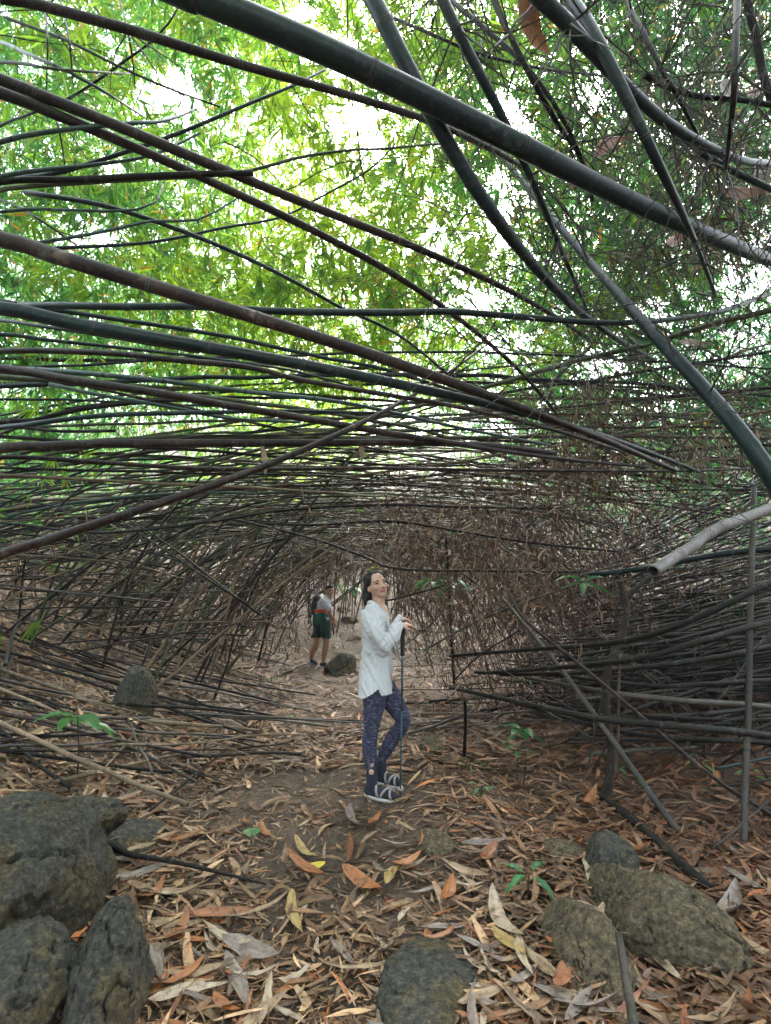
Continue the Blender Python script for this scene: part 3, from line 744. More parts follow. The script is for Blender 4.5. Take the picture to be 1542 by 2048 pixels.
H([(40, 612, 16), (200, 612, 17), (400, 613, 17), (540, 622, 17), (771, 625, 17), (900, 623, 16), (1050, 635, 15), (1200, 645, 13), (1330, 640, 12), (1450, 620, 11), (1560, 585, 9)], 0.042, 0.028, M_GREEN, 'level green culm crossing the whole width below the bright gap', G_ROOF)
H([(-40, 368, 15), (150, 360, 15), (350, 350, 14), (505, 346, 14)], 0.034, 0.03, M_DARK, 'dark broken culm ending in a square stub', G_ROOF)
H([(-30, 385, 11), (100, 370, 10), (300, 358, 9), (480, 345, 8), (600, 315, 7), (700, 300, 6), (771, 297, 6), (880, 288, 5)], 0.024, 0.014, M_OLIVE, 'thin olive culm curving up past the square stub', G_ROOF)
H([(-20, 290, 12), (130, 260, 11), (250, 247, 9), (330, 243, 7), (400, 215, 5)], 0.026, 0.013, M_TEAL, 'pale teal culm curving upwards at its tip', G_ROOF)
H([(-20, 372, 12), (100, 350, 11), (200, 322, 10), (350, 270, 9), (480, 215, 8), (590, 170, 7), (650, 140, 5)], 0.028, 0.014, M_GREEN, 'slender green culm rising behind the pair of brown culms', G_ROOF)
H([(-20, 356, 11), (150, 335, 9), (300, 312, 7), (400, 265, 5)], 0.024, 0.012, M_TEAL, 'pale teal culm behind the pair of brown culms', G_ROOF)
H([(-20, 427, 8), (120, 420, 7), (250, 422, 6), (310, 405, 5), (326, 368, 4)], 0.018, 0.01, M_TEAL, 'thin pale culm hooked sharply upwards at the tip', G_ROOF)
H([(70, 487, 9), (200, 465, 8), (300, 443, 7), (380, 443, 6), (430, 425, 5), (476, 395, 4)], 0.02, 0.01, M_TEAL, 'thin pale wavy culm ending beneath the pair of brown culms', G_ROOF)
H([(50, 385, 12), (200, 410, 11), (330, 450, 11), (480, 510, 10), (600, 570, 9), (680, 615, 8), (780, 660, 7), (850, 710, 6), (920, 770, 5)], 0.03, 0.016, M_GREEN, 'slim dark green culm slanting down to the level green culm', G_ROOF)
H([(-20, 80, 8), (60, 110, 8), (150, 150, 8), (220, 190, 7), (290, 235, 5)], 0.02, 0.014, M_TEAL, 'greenish culm in the upper corner below the long brown culm', G_ROOF)
H([(10, 35, 7), (130, 80, 6), (230, 130, 6), (330, 175, 5), (440, 215, 4)], 0.018, 0.01, M_DARK, 'thin black culm in the upper corner pointing at the white sky gap', G_ROOF)
H([(-10, 258, 6), (60, 228, 6), (150, 190, 6), (240, 130, 5), (320, 70, 5), (360, 10, 4)], 0.018, 0.01, M_DARK, 'thin dark culm rising across the falling ones in the upper corner', G_ROOF)
H([(-10, 125, 8), (100, 137, 7), (180, 143, 6), (260, 147, 4)], 0.018, 0.01, M_OLIVE, 'short olive culm almost level near the upper corner', G_ROOF)
H([(90, 497, 9), (300, 485, 7), (450, 455, 6), (560, 435, 6), (650, 390, 5), (740, 340, 4), (790, 290, 4)], 0.02, 0.011, M_GREEN, 'thin green culm curving up through the bright yellow green leaves', G_ROOF)
H([(-10, 395, 5), (80, 440, 5), (180, 510, 4)], 0.014, 0.01, M_DARK, 'very thin dark stem dipping below the pale wavy culm', G_ROOF)
for k, (x0, y0, x1, y1) in enumerate([(88, 0, 92, 180), (122, 0, 145, 165), (92, 180, 130, 330), (240, 0, 270, 180)]):
    H([(x0, y0, 4), ((x0 + x1) / 2 + 5, (y0 + y1) / 2, 4), (x1, y1, 3)], 0.010, 0.007, M_DARK, ['thin hanging vine beside the corner culms', 'dead hanging vine with a dry leaf near the upper corner', 'thin hanging vine crossing the two brown culms', 'thin hanging vine before the white sky gap'][k], 'hanging vines', 0.5, rings=False, seed=k, name='vine')
G_MID = 'heavy culms lying level above the trail'
H([(-40, 705, 15), (200, 705, 14), (350, 720, 14), (500, 735, 13), (600, 760, 13), (771, 790, 12), (900, 810, 11), (1100, 858, 9), (1250, 905, 7)], 0.045, 0.025, M_BROWN, 'brown culm below the two thick sweeping culms', G_MID)
H([(-40, 733, 22), (150, 763, 20), (300, 782, 19), (450, 810, 18), (600, 837, 18), (771, 862, 17), (900, 885, 14), (1000, 905, 12), (1150, 918, 9), (1300, 935, 7)], 0.06, 0.03, M_BROWN, 'purplish brown culm with a strong node at mid length', G_MID)
H([(-40, 900, 24), (100, 893, 22), (200, 888, 20), (400, 885, 19), (600, 885, 18), (771, 888, 18), (900, 886, 17), (1000, 890, 15), (1110, 908, 10)], 0.062, 0.04, M_BROWN, 'thick reddish brown culm lying level, the lowest of the heavy ones', G_MID, sheath=3)
H([(-40, 915, 12), (200, 925, 11), (400, 937, 10), (600, 938, 10), (771, 937, 9), (1000, 940, 8), (1300, 943, 7), (1500, 938, 6)], 0.034, 0.024, M_BROWN, 'slim brown culm level just under the thick reddish brown one', G_MID)
H([(-60, 1135, 25), (100, 1080, 22), (200, 1047, 21), (270, 1020, 21), (400, 978, 20), (500, 942, 18), (600, 905, 16), (700, 860, 13), (780, 815, 10), (850, 772, 8), (930, 722, 6), (1000, 668, 5)], 0.055, 0.022, M_BROWN, 'brown culm rising diagonally against all the level ones', G_MID)
H([(-40, 740, 13), (150, 745, 13), (300, 760, 12), (500, 785, 11), (700, 808, 10), (900, 852, 8), (1100, 890, 6)], 0.04, 0.022, M_TEAL, 'blue green culm between two brown heavy culms', G_MID)
H([(100, 768, 10), (200, 790, 9), (350, 815, 9), (460, 837, 8), (600, 845, 7)], 0.028, 0.02, M_TEAL, 'short blue green culm crossing beneath the purplish brown one', G_MID)
H([(-40, 852, 12), (60, 842, 11), (150, 820, 10), (280, 805, 10), (400, 800, 9), (470, 812, 8)], 0.032, 0.024, M_DARK, 'dark arched culm above the thick reddish brown one', G_MID)
H([(-40, 868, 13), (50, 850, 13), (200, 832, 12), (400, 825, 11), (560, 822, 9), (760, 826, 7)], 0.036, 0.022, M_GREEN, 'green arched culm above the thick reddish brown one', G_MID)
H([(-40, 668, 10), (90, 680, 9), (240, 695, 8), (420, 715, 7), (600, 745, 6), (760, 790, 5)], 0.026, 0.016, M_GREEN, 'thin green culm under the thick green culm', G_MID)
H([(-40, 640, 9), (80, 652, 9), (230, 675, 8), (400, 705, 7)], 0.026, 0.018, M_GREEN, 'thin dark culm hugging the thick green culm', G_MID)
H([(-10, 855, 8), (120, 862, 8), (230, 862, 8)], 0.026, 0.024, M_DARK, 'broken dark culm stub above the thick reddish brown one', G_MID)
H([(-10, 1045, 6), (200, 1065, 7), (430, 1042, 7), (560, 1022, 7), (771, 1010, 6), (950, 1015, 6), (1130, 1016, 5)], 0.035, 0.024, M_DARK, 'long dark bowed culm across the tunnel mouth', G_MID)
H([(500, 1045, 5), (620, 1050, 6), (771, 1042, 6), (900, 1060, 6), (1060, 1085, 6), (1240, 1103, 5)], 0.034, 0.024, M_DARK, 'dark culm sloping down over the tunnel mouth to the dead twigs', G_MID)
H([(450, 1035, 6), (600, 1070, 6), (720, 1110, 6), (800, 1138, 6), (1000, 1142, 6), (1160, 1145, 5)], 0.034, 0.026, M_DARK, 'dark culm passing just above the head of the woman', G_MID)
H([(225, 1020, 4), (330, 1085, 5), (440, 1170, 5), (520, 1230, 5)], 0.03, 0.026, M_DARK, 'dark stick slanting down through the left clump', G_MID)

G_R = 'fallen culms piled beside the trail'
R = []
# large grey culm with an open end
def hollow_culm():
    pts = [(1306, 1143, 24), (1345, 1117, 23), (1385, 1093, 22.5), (1405, 1075, 22), (1440, 1055, 21.5), (1480, 1040, 21), (1560, 1010, 20), (1640, 990, 19), (2100, 860, 15), (2500, 780, 12)]
    P = np.array([at(x, y, 0.066 * F / th) for x, y, th in pts]); W = np.full(len(pts), 0.033)
    S = catmull(np.c_[P, W], 10); Q = S[:, :3]; Rr = S[:, 3].copy()
    n = len(Q)
    for k in (14, 34): Rr[k] *= 1.10
    V1, F1, C1 = ring_tube(Q, Rr, 20, cap=False)
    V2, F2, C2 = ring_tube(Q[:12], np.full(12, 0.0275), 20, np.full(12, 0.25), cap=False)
    k = len(V1)
    idx = np.arange(20)
    rim = np.stack([idx, idx + k, np.roll(idx, -1) + k, np.roll(idx, -1)], 1)
    end = len(V1) + len(V2)
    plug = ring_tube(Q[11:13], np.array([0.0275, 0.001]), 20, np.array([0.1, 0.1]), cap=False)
    V = np.vstack([V1, V2, plug[0]]); Fq = np.vstack([F1, F2[:, ::-1] + k, rim, plug[1] + end]); C = np.r_[C1, C2, plug[2]]
    o = obj_np('bamboo_culm', V, Fq, M_GREYL, None, np.repeat(C[:, None], 3, 1))
    tag(o, 'pale grey hollow culm with an open broken end, resting on the dark pile', 'bamboo', G_R)
    for k in (14, 34):
        t = unit(Q[k + 1] - Q[k - 1]); s = np.array([-0.012, -0.006, 0, 0.006, 0.012])
        Vr, Fr, Cr = ring_tube(Q[k] + t * s[:, None], 0.033 * np.array([1.0, 1.12, 1.15, 1.12, 1.0]), 20, np.array([1, 1.5, .6, 1.5, 1]), cap=False)
        obj_np('node_ring', Vr, Fr, M_GREYL, o, np.repeat(Cr[:, None], 3, 1))
hollow_culm()
H([(1180, 1150, 13), (1300, 1135, 14), (1400, 1115, 15), (1560, 1097, 16)], 0.06, 0.06, M_GREEN, 'green culm passing behind the pale hollow one', G_R)
H([(900, 1312, 6.8), (1050, 1300, 9.3), (1200, 1288, 11.9), (1300, 1270, 13.6), (1400, 1232, 14.4), (1480, 1195, 15.3), (1580, 1150, 16.1)], 0.0400, 0.0520, M_DARK, 'black culm curving up to the edge, uppermost of the thick dark ones', G_R)
H([(980, 1345, 7.6), (1150, 1332, 11.9), (1300, 1312, 13.6), (1400, 1283, 14.4), (1570, 1238, 15.3)], 0.0400, 0.0520, M_DARK, 'black culm second in the row of thick dark ones', G_R)
H([(1000, 1350, 7.6), (1100, 1348, 10.2), (1300, 1334, 11.9), (1450, 1312, 11.9), (1570, 1290, 12.8)], 0.0400, 0.0480, M_DARK, 'black culm third in the row of thick dark ones', G_R)
H([(950, 1345, 6.8), (1100, 1350, 8.5), (1300, 1372, 10.2), (1420, 1368, 11.0), (1570, 1362, 11.0)], 0.0360, 0.0440, M_DARK, 'nearly level dark culm under the three curving black ones', G_R)
H([(900, 1375, 7.6), (1050, 1408, 12.8), (1200, 1438, 15.3), (1350, 1452, 16.1), (1570, 1478, 17.8)], 0.0440, 0.0560, M_DARK, 'thick dark culm at the bottom of the pile, closest to the litter', G_R)
H([(1050, 1355, 6.8), (1200, 1382, 11.9), (1350, 1400, 12.8), (1570, 1420, 13.6)], 0.0400, 0.0480, M_GREY, 'greyish culm in the lower half of the dark pile', G_R)
H([(1020, 1400, 6.8), (1200, 1455, 10.2), (1380, 1478, 11.9), (1570, 1490, 12.8)], 0.0400, 0.0480, M_DARK, 'lowest dark culm on the ground at the foot of the pile', G_R)
H([(1005, 1195, 8), (1060, 1262, 9), (1120, 1335, 11), (1200, 1445, 13), (1280, 1560, 15), (1360, 1668, 16)], 0.04, 0.042, M_GREY, 'long grey pole leaning down to the cracked boulder', None, ground='end')
H([(1015, 1180, 6), (1050, 1240, 7), (1150, 1322, 8), (1250, 1405, 9), (1350, 1492, 9), (1450, 1572, 10), (1570, 1650, 12)], 0.022, 0.026, M_BROWN, 'thin reddish stick leaning across the grey pole', None, ground='end')
H([(1508, 975, 12), (1502, 1150, 13), (1497, 1400, 14), (1491, 1560, 15), (1488, 1690, 15)], 0.045, 0.046, M_GREY, 'upright grey culm standing before the dark pile', None, name='bamboo_culm', ground='end')
H([(1241, 1310, 5), (1237, 1400, 6), (1236, 1480, 6), (1232, 1560, 5)], 0.018, 0.018, M_STRAW, 'thin pale upright stick beside the crooked sapling', None, rings=False, name='stick', ground='end')
H([(1190, 1420, 3), (1185, 1500, 4), (1165, 1570, 4)], 0.013, 0.014, M_GREY, 'thin grey stick standing before the crooked sapling', None, rings=False, name='stick', ground='end')
H([(893, 1080, 6), (898, 1180, 6), (902, 1270, 7), (909, 1370, 7)], 0.03, 0.032, M_DARK, 'dark upright stem behind the walking pole', None, rings=False, name='stick', ground='end')
H([(930, 1400, 8), (931, 1460, 8), (928, 1520, 9)], 0.032, 0.034, M_DARK, 'short dark stump standing in the litter', None, rings=False, name='stick', ground='end')
H([(850, 1300, 5), (950, 1245, 5), (1050, 1205, 5), (1180, 1160, 5)], 0.03, 0.024, M_TWIG, 'slanting thin culm from the walking pole up to the dead twigs', None, rings=False, name='stick')
H([(771, 1202, 4), (820, 1190, 5), (890, 1170, 5)], 0.022, 0.022, M_DARK, 'short black stick beside the chin of the woman', None, rings=False, name='stick')
H([(905, 1365, 4), (960, 1310, 4), (1040, 1260, 4)], 0.02, 0.018, M_BROWN, 'thin reddish stick leaning by the dark upright stem', None, rings=False, name='stick')
for k, (x1, y1) in enumerate([(800, 1130), (905, 1200), (790, 1300), (870, 1350), (920, 1260), (800, 1245)]):
    H([(846, 1262, 3.2), ((846 + x1) / 2, (1262 + y1) / 2 + 3, 3), (x1, y1, 2.4)], 0.017, 0.012, M_TWIG, 'thin twig radiating from one knot behind the walking pole', 'twigs radiating from a knot', rings=False, sides=6, seed=k, name='twig')
G_L = 'dead culms lying on the litter bank'
H([(-40, 1168, 6), (150, 1210, 7), (300, 1272, 7), (430, 1328, 7)], 0.028, 0.026, M_STRAW, 'long pale straight culm slanting down to the trail', G_L, ground='all')
H([(30, 1112, 4), (140, 1153, 4.5), (270, 1202, 5)], 0.022, 0.02, M_STRAW, 'shorter pale stick above the long pale culm', G_L, ground='all')
H([(240, 1040, 4), (400, 1148, 5), (500, 1212, 5)], 0.022, 0.022, M_DARK, 'dark stick crossing the clump of upright stems', G_L)
H([(-40, 1222, 9), (200, 1270, 9), (380, 1358, 9), (505, 1400, 9)], 0.04, 0.036, M_DARK, 'black culm lying below the long pale one', G_L, ground='all')
H([(60, 1198, 8), (300, 1290, 8), (540, 1380, 8)], 0.036, 0.034, M_DARK, 'dark culm ending at the edge of the trail', G_L, ground='all')
H([(-40, 1405, 12), (150, 1425, 12), (370, 1452, 11)], 0.045, 0.04, M_DARK, 'dark culm passing behind the leafy seedling on the bank', G_L, ground='all')
H([(170, 1355, 13), (230, 1400, 13), (300, 1443, 13), (368, 1484, 13)], 0.05, 0.045, M_STRAW, 'short tan culm lying below the squarish rock', G_L, ground='all')
H([(215, 1378, 10), (250, 1430, 10), (290, 1468, 10)], 0.036, 0.032, M_DARK, 'short dark culm crossing the tan culm', G_L, ground='all')
H([(120, 1412, 9), (270, 1502, 10), (350, 1535, 11), (435, 1566, 11)], 0.036, 0.035, M_BROWN, 'brown culm lying across the slope under the seedling', G_L, ground='all')
H([(-30, 1596, 14), (70, 1588, 13), (170, 1582, 11)], 0.036, 0.03, M_STRAW, 'tan culm lying behind the largest boulder', G_L, ground='all')
H([(-20, 1300, 9), (120, 1345, 9), (240, 1392, 9)], 0.04, 0.036, M_GREY, 'grey weathered culm lying high on the litter bank', G_L, ground='all')
H([(10, 1330, 8), (30, 1260, 8), (60, 1230, 8)], 0.034, 0.03, M_DARK, 'short dark stump sticking out of the bank', G_L, ground='end')
H([(115, 1335, 10), (125, 1380, 10), (135, 1410, 10)], 0.04, 0.036, M_STRAW, 'short tan stub leaning on the bank', G_L, ground='all')
H([(185, 1712, 19), (215, 1722, 21), (243, 1735, 19), (262, 1741, 12), (350, 1757, 10), (440, 1778, 8), (532, 1800, 4)], 0.034, 0.008, M_DARK, 'black tapering stick with a thick end lying by the largest boulder', None, rings=False, name='stick', ground='all', lift=0.07)
H([(540, 1360, 6), (590, 1340, 6), (625, 1325, 6)], 0.055, 0.05, M_DARK, 'dark culm lying at the feet of the man', G_L, ground='all')
H([(680, 1480, 10), (715, 1470, 11), (760, 1452, 10)], 0.04, 0.036, M_DARK, 'dark root crossing the trail behind the knees of the woman', G_L, name='root', rings=False, ground='all')
H([(480, 1503, 6), (560, 1520, 7), (650, 1545, 6)], 0.022, 0.02, M_BARK, 'low root across the bare trail', G_L, name='root', rings=False, ground='all')
H([(545, 1500, 5), (620, 1497, 6), (690, 1490, 5)], 0.02, 0.018, M_BARK, 'short root on the trail just before the woman', G_L, name='root', rings=False, ground='all')
H([(1200, 1600, 20), (1260, 1645, 24), (1330, 1710, 28), (1420, 1790, 30)], 0.06, 0.06, M_DARK, 'dark rotten log behind the cracked boulder', None, rings=False, name='log', ground='all')
H([(1238, 1870, 17), (1252, 1960, 20), (1270, 2060, 24)], 0.032, 0.034, M_GREY, 'grey stick pointing down at the bottom beside the small brown rock', None, rings=False, name='stick')
H([(1450, 1850, 18), (1500, 1900, 20), (1580, 1980, 22)], 0.04, 0.04, M_DARK, 'dark culm lying in the corner below the mauve leaves', None, ground='all')

# ------------------------------------------------------------------ rust sheaths hanging in the upper twigs
for (x0, y0, x1, y1, w, dep, mt, lab) in [
    (1035, -30, 1092, 120, 46, 2.3, M_ORANGE, 'large rust red sheath hanging against the dark culms at the top'),
    (1185, 318, 1255, 278, 26, 2.6, M_RUST, 'brown dry leaf caught above the thickest culm'),
    (1435, 190, 1478, 175, 34, 2.4, M_GREYLEAF, 'grey papery sheath caught in the twig tangle'),
    (1325, 495, 1370, 465, 22, 2.8, M_RUST, 'rust leaf caught below the thickest culm'),
    (1480, 190, 1545, 165, 18, 2.6, M_RUST, 'brown leaf caught beside the papery sheath'),
    (1425, 385, 1540, 378, 24, 2.5, M_RUST, 'broad brown sheath lying in the corner tangle'),
    (1490, 345, 1530, 350, 30, 2.5, M_GREYLEAF, 'pale grey sheath above the broad brown sheath'),
    (1350, 685, 1420, 690, 14, 3.0, M_PALE, 'pale dry leaf caught beside the stout green culm'),
    (1250, 668, 1310, 680, 18, 3.0, M_TEAL, 'bluish green leaf beside the stout green culm')]:
    a = at(x0, y0, dep); b_ = at(x1, y1, dep + 0.1); c = (a + b_) / 2; L = float(np.linalg.norm(b_ - a))
    me = leaf_mesh('hanging_sheath', L, w * dep / F, int(x0), mt if mt is not M_TEAL else M_GREENLEAF)
    o = link(bpy.data.objects.new('hanging_sheath', me)); orient(o, c, b_ - a, (0.15, -1, -0.3)); tag(o, lab, 'sheath')

# ------------------------------------------------------------------ generated culms
IND = []   # (V, T, C, mat, label, group, size)
STUFF = {}
def gen(P, D0, D1, mat, label, group, rng, far=False, spacing=0.36):
    W = np.linspace(D0, D1, len(P)) / 2
    V, T, C, _ = culm_geo(np.array(P), W, 5 if far else 8, spacing, rng, detail=not far, kink=0.006)
    px, py, d = project(V)
    ok = (d > 0.3) & (px > -10) & (px < 1552) & (py > -10) & (py < 2058)
    if ok.sum() < 8: return
    size = (np.ptp(px[ok]) + np.ptp(py[ok])) * (D0 + D1) / 2 * F / np.median(d[ok])
    IND.append((V, T, C * float(rng.uniform(0.7, 1.3)), mat, label, group, size))
def clear_of_people(P, pad=0.35):
    for (px, py, Y) in ((760, 1370, 4.4), (645, 1250, 11.6)):
        c = on_plane(px, py, Y)
        for q in catmull(np.array(P), 6):
            if abs(q[0] - c[0]) < pad and abs(q[1] - c[1]) < pad and q[2] < 1.95: return False
    return True
def hides_people(P):
    S = catmull(np.array(P), 12); px, py, d = project(S)
    a = (px > 700) & (px < 835) & (py > 1128) & (py < 1610) & (d < 4.8)
    b = (px > 615) & (px < 682) & (py > 1160) & (py < 1345) & (d < 12)
    return bool(a.any() or b.any())
rng = np.random.default_rng(21)
def pick(ms, ps): return ms[int(rng.choice(len(ms), p=ps))]
# A: long culms from the left bank over the trail
for k in range(160):
    y = 4.3 + 13.7 * rng.random()
    near = y < 8
    zc = rng.uniform(2.4, 4.0) + 0.05 * max(0, y - 8) + (0.25 if near else 0)
    if y < 6: zc = rng.uniform(2.9, 3.5)
    x0 = -7.0 - rng.uniform(0, 3); x1 = rng.uniform(2.5, 7.0)
    z0 = zc + rng.uniform(-1.8, 0.1); z1 = zc - rng.uniform(0.1, 1.2); yaw = rng.normal(0, 2.6)
    P = [(x0, y - yaw, z0), (x0 * 0.5, y - yaw * 0.5, zc - 0.1 + rng.uniform(-.15, .15)), (x0 * 0.05 + 0.4, y, zc + rng.uniform(-.1, .1)), (x1 * 0.6, y + yaw * 0.5, (zc * 0.7 + z1 * 0.3)), (x1, y + yaw, z1)]
    if hides_people(P): continue
    D = rng.uniform(0.028, 0.055)
    mt, nm = pick([(M_GREEN, 'dark green'), (M_BROWN, 'brown'), (M_DARK, 'blackish'), (M_OLIVE, 'olive'), (M_TEAL, 'blue green'), (M_STRAW, 'straw coloured')], [.24, .18, .17, .19, .06, .16])
    dist = 'near end' if y < 7 else ('middle' if y < 12 else 'far end')
    gen(P, D, D * 0.45, mt, f'{"thick" if D > 0.042 else "thin"} {nm} culm {"dipping" if z1 < zc - 0.8 else "level" if z0 > zc - 0.9 else "climbing"} in the tunnel roof at its {dist}', 'culms woven into the roof of the tunnel', rng, far=y > 12)
# B: stems rising from the left clumps and arching over
for k in range(230):
    y = 6.6 + 13 * rng.random() ** 1.1
    u0 = trail_x(y) - rng.uniform(1.5, 5.0)
    z = float(terrain(u0, y))
    top = rng.uniform(2.4, 4.2); reach = rng.uniform(2.5, 6.0); yw = rng.normal(0.3, 1.2)
    ln_ = rng.uniform(0.05, 0.36)
    P = [(u0, y, z - 0.1), (u0 + reach * ln_, y + yw * .2, z + (top - z) * rng.uniform(.38, .55)), (u0 + reach * (ln_ * .6 + .38), y + yw * .5, z + (top - z) * rng.uniform(.78, .92)), (u0 + reach * 0.85, y + yw * .8, top), (u0 + reach * 1.3, y + yw, top - rng.uniform(0, 0.5))]
    if hides_people(P) or not clear_of_people(P): continue
    D = rng.uniform(0.022, 0.045)
    mt, nm = pick([(M_OLIVE, 'olive'), (M_DARK, 'dark'), (M_BROWN, 'brown'), (M_STRAW, 'pale')], [.34, .22, .16, .28])
    gen(P, D, D * 0.4, mt, f'{"stout" if D > 0.034 else "slim"} {nm} stem rooted in the clump beyond the squarish rock, {"bending low" if top < 3.1 else "arching high"}' if y < 11 else f'{"stout" if D > 0.034 else "slim"} {nm} stem rising from the far clumps beyond the man', 'stems rising from the clumps on the bank', rng, far=y > 10)
# C: right side arches
for k in range(110):
    y = 7.5 + 12 * rng.random()
    u0 = trail_x(y) + rng.uniform(2.0, 6.0); z = float(terrain(u0, y))
    top = rng.uniform(2.3, 3.8); reach = rng.uniform(2.5, 6.0); yw = rng.normal(0.3, 1.3)
    P = [(u0, y, z - 0.1), (u0 - reach * 0.13, y + yw * .2, z + (top - z) * 0.5), (u0 - reach * 0.42, y + yw * .5, z + (top - z) * 0.88), (u0 - reach * 0.75, y + yw * .8, top), (u0 - reach * 1.1, y + yw, top - 0.2)]
    if hides_people(P) or not clear_of_people(P): continue
    D = rng.uniform(0.02, 0.04)
    mt, nm = pick([(M_OLIVE, 'olive'), (M_DARK, 'dark'), (M_BROWN, 'brown'), (M_STRAW, 'pale')], [.25, .35, .2, .20])
    gen(P, D, D * 0.4, mt, f'{nm} stem rising behind the dead twigs and arching back over the trail', 'stems rising behind the dead twigs', rng, far=y > 9)
# D: right fallen pile
for k in range(400):
    y = 4.6 + 5.5 * rng.random(); x0 = rng.uniform(1.3, 3.2) + 0.12 * (y - 4.6); x1 = x0 + rng.uniform(3.5, 6.5)
    if rng.random() < 0.5: y += 1.0
    zb = float(terrain(x0, y)); hz = rng.random() * (0.75 + 0.36 * (y - 4.6)); x0 += 0.35 * hz
    z0 = zb + 0.05 + hz * rng.uniform(0.4, 1.0); z1 = zb + 0.1 + hz * rng.uniform(0.9, 1.7) + rng.uniform(-.1, .35)
    yw = rng.normal(0, 1.3); z1 += rng.normal(0, 0.18); z0 += abs(rng.normal(0, 0.08))
    P = [(x0, y - yw * .5, z0), (x0 * .65 + x1 * .35, y, z0 * .62 + z1 * .38 - 0.05), (x0 * .3 + x1 * .7, y + yw * .3, z0 * .3 + z1 * .7), (x1, y + yw, z1 + 0.08)]
    if hides_people(P): continue
    D = rng.uniform(0.018, 0.05)
    mt, nm = pick([(M_DARK, 'black'), (M_GREEN, 'dark green'), (M_BROWN, 'dark brown'), (M_GREY, 'grey')], [.60, .13, .17, .10])
    lvl = 'low' if hz < 0.35 else ('halfway up' if hz < 0.9 else 'high')
    gen(P, D * .7, D, mt, f'{"thick" if D > 0.034 else "thin"} {nm} culm {"tilted" if z1 - z0 > 0.55 else "lying flat"} {lvl} in the pile behind the crooked sapling', G_R, rng)
# E: far sticks at the end of the tunnel
for k in range(420):
    y = 14.5 + 12 * rng.random(); x = trail_x(y) + rng.normal(0, 4.0); z = float(terrain(x, y))
    L = rng.uniform(1.5, 5); lean = rng.normal(0, 0.5)
    P = [(x, y, z - 0.1), (x + lean * L * .2, y, z + L * .5), (x + lean * L * .7, y - 0.3, z + L * 0.85), (x + lean * L * 1.2, y - 0.5, z + L)]
    D = rng.uniform(0.025, 0.05)
    mt, nm = pick([(M_STRAW, 'pale'), (M_GREY, 'grey'), (M_OLIVE, 'olive'), (M_DARK, 'dark')], [.38, .22, .2, .20])
    gen(P, D, D * 0.5, mt, f'{nm} stem standing at the far end of the tunnel', 'stems at the far end of the tunnel', rng, far=True)
# F: bright green culms beyond the stout culm at the right
for k in range(60):
    y = rng.uniform(5, 10); x0 = rng.uniform(0.25, 0.75) * y + 0.3; z0 = rng.uniform(2.4, 4.2); L = rng.uniform(2, 4.5); a = math.radians(rng.choice([rng.uniform(15, 60), rng.uniform(120, 165)]))
    P = [(x0, y, z0), (x0 + L * .5 * math.cos(a), y + .2, z0 + L * .5 * math.sin(a)), (x0 + L * math.cos(a), y + .4, z0 + L * math.sin(a) - 0.15)]
    D = rng.uniform(0.015, 0.035)
    mt, nm = pick([(M_TEAL, 'blue green'), (M_OLIVE, 'olive'), (M_DARK, 'black'), (M_STRAW, 'straw coloured')], [.3, .3, .25, .15])
    gen(P, D, D * 0.6, mt, f'thin {nm} culm slanting through the leaves behind the stout green culm', 'thin culms behind the stout green culm', rng)
for k in range(75):
    y = rng.uniform(6.0, 10.5); x0 = -rng.uniform(4.5, 7.5); L = rng.uniform(2.0, 4.5); zb = float(terrain(x0 + L / 2, y)); z = zb + rng.uniform(0.2, 1.7); sl = rng.normal(0.02, 0.16)
    z = max(z, zb + 0.3)
    P = [(x0, y, z - sl * L / 2), (x0 + L * .4, y + .1, z), (x0 + L * .75, y + rng.normal(0, .3), z + sl * L / 4), (x0 + L, y + rng.normal(0, .5), z + sl * L / 2 - 0.05)]
    if hides_people(P) or not clear_of_people(P): continue
    D = rng.uniform(0.018, 0.035)
    mt, nm = pick([(M_DARK, 'black'), (M_STRAW, 'straw coloured'), (M_BROWN, 'brown'), (M_GREY, 'grey')], [.4, .25, .2, .15])
    gen(P, D, D * .7, mt, f'thin {nm} culm lodged level among the upright stems of the bank', 'culms lodged among the upright stems', rng)
for k in range(70):
    c = ground_hit(rng.uniform(980, 1560), rng.uniform(1230, 1500)); a = rng.choice([rng.uniform(25, 75), rng.uniform(105, 155)]); a = math.radians(a); L = rng.uniform(0.7, 2.2)
    y = min(c[1], 7.5) - rng.uniform(0, 0.8); x = c[0] * y / c[1]
    b_ = np.array([x, y, float(terrain(x, y))]); d = np.array([math.cos(a), rng.normal(0, .3), math.sin(a)])
    P = [b_ + d * L * t + [0, 0, rng.normal(0, .02)] for t in (0, .35, .7, 1)]
    if hides_people(P): continue
    D = rng.uniform(0.010, 0.024); mt, nm = pick([(M_TWIG, 'grey brown'), (M_DARK, 'black'), (M_BROWN, 'reddish')], [.5, .3, .2])
    gen(P, D, D * .6, mt, f'thin {nm} stick leaning {"steeply" if abs(math.cos(a)) < 0.5 else "low"} against the dark pile', 'sticks leaning on the dark pile', rng)
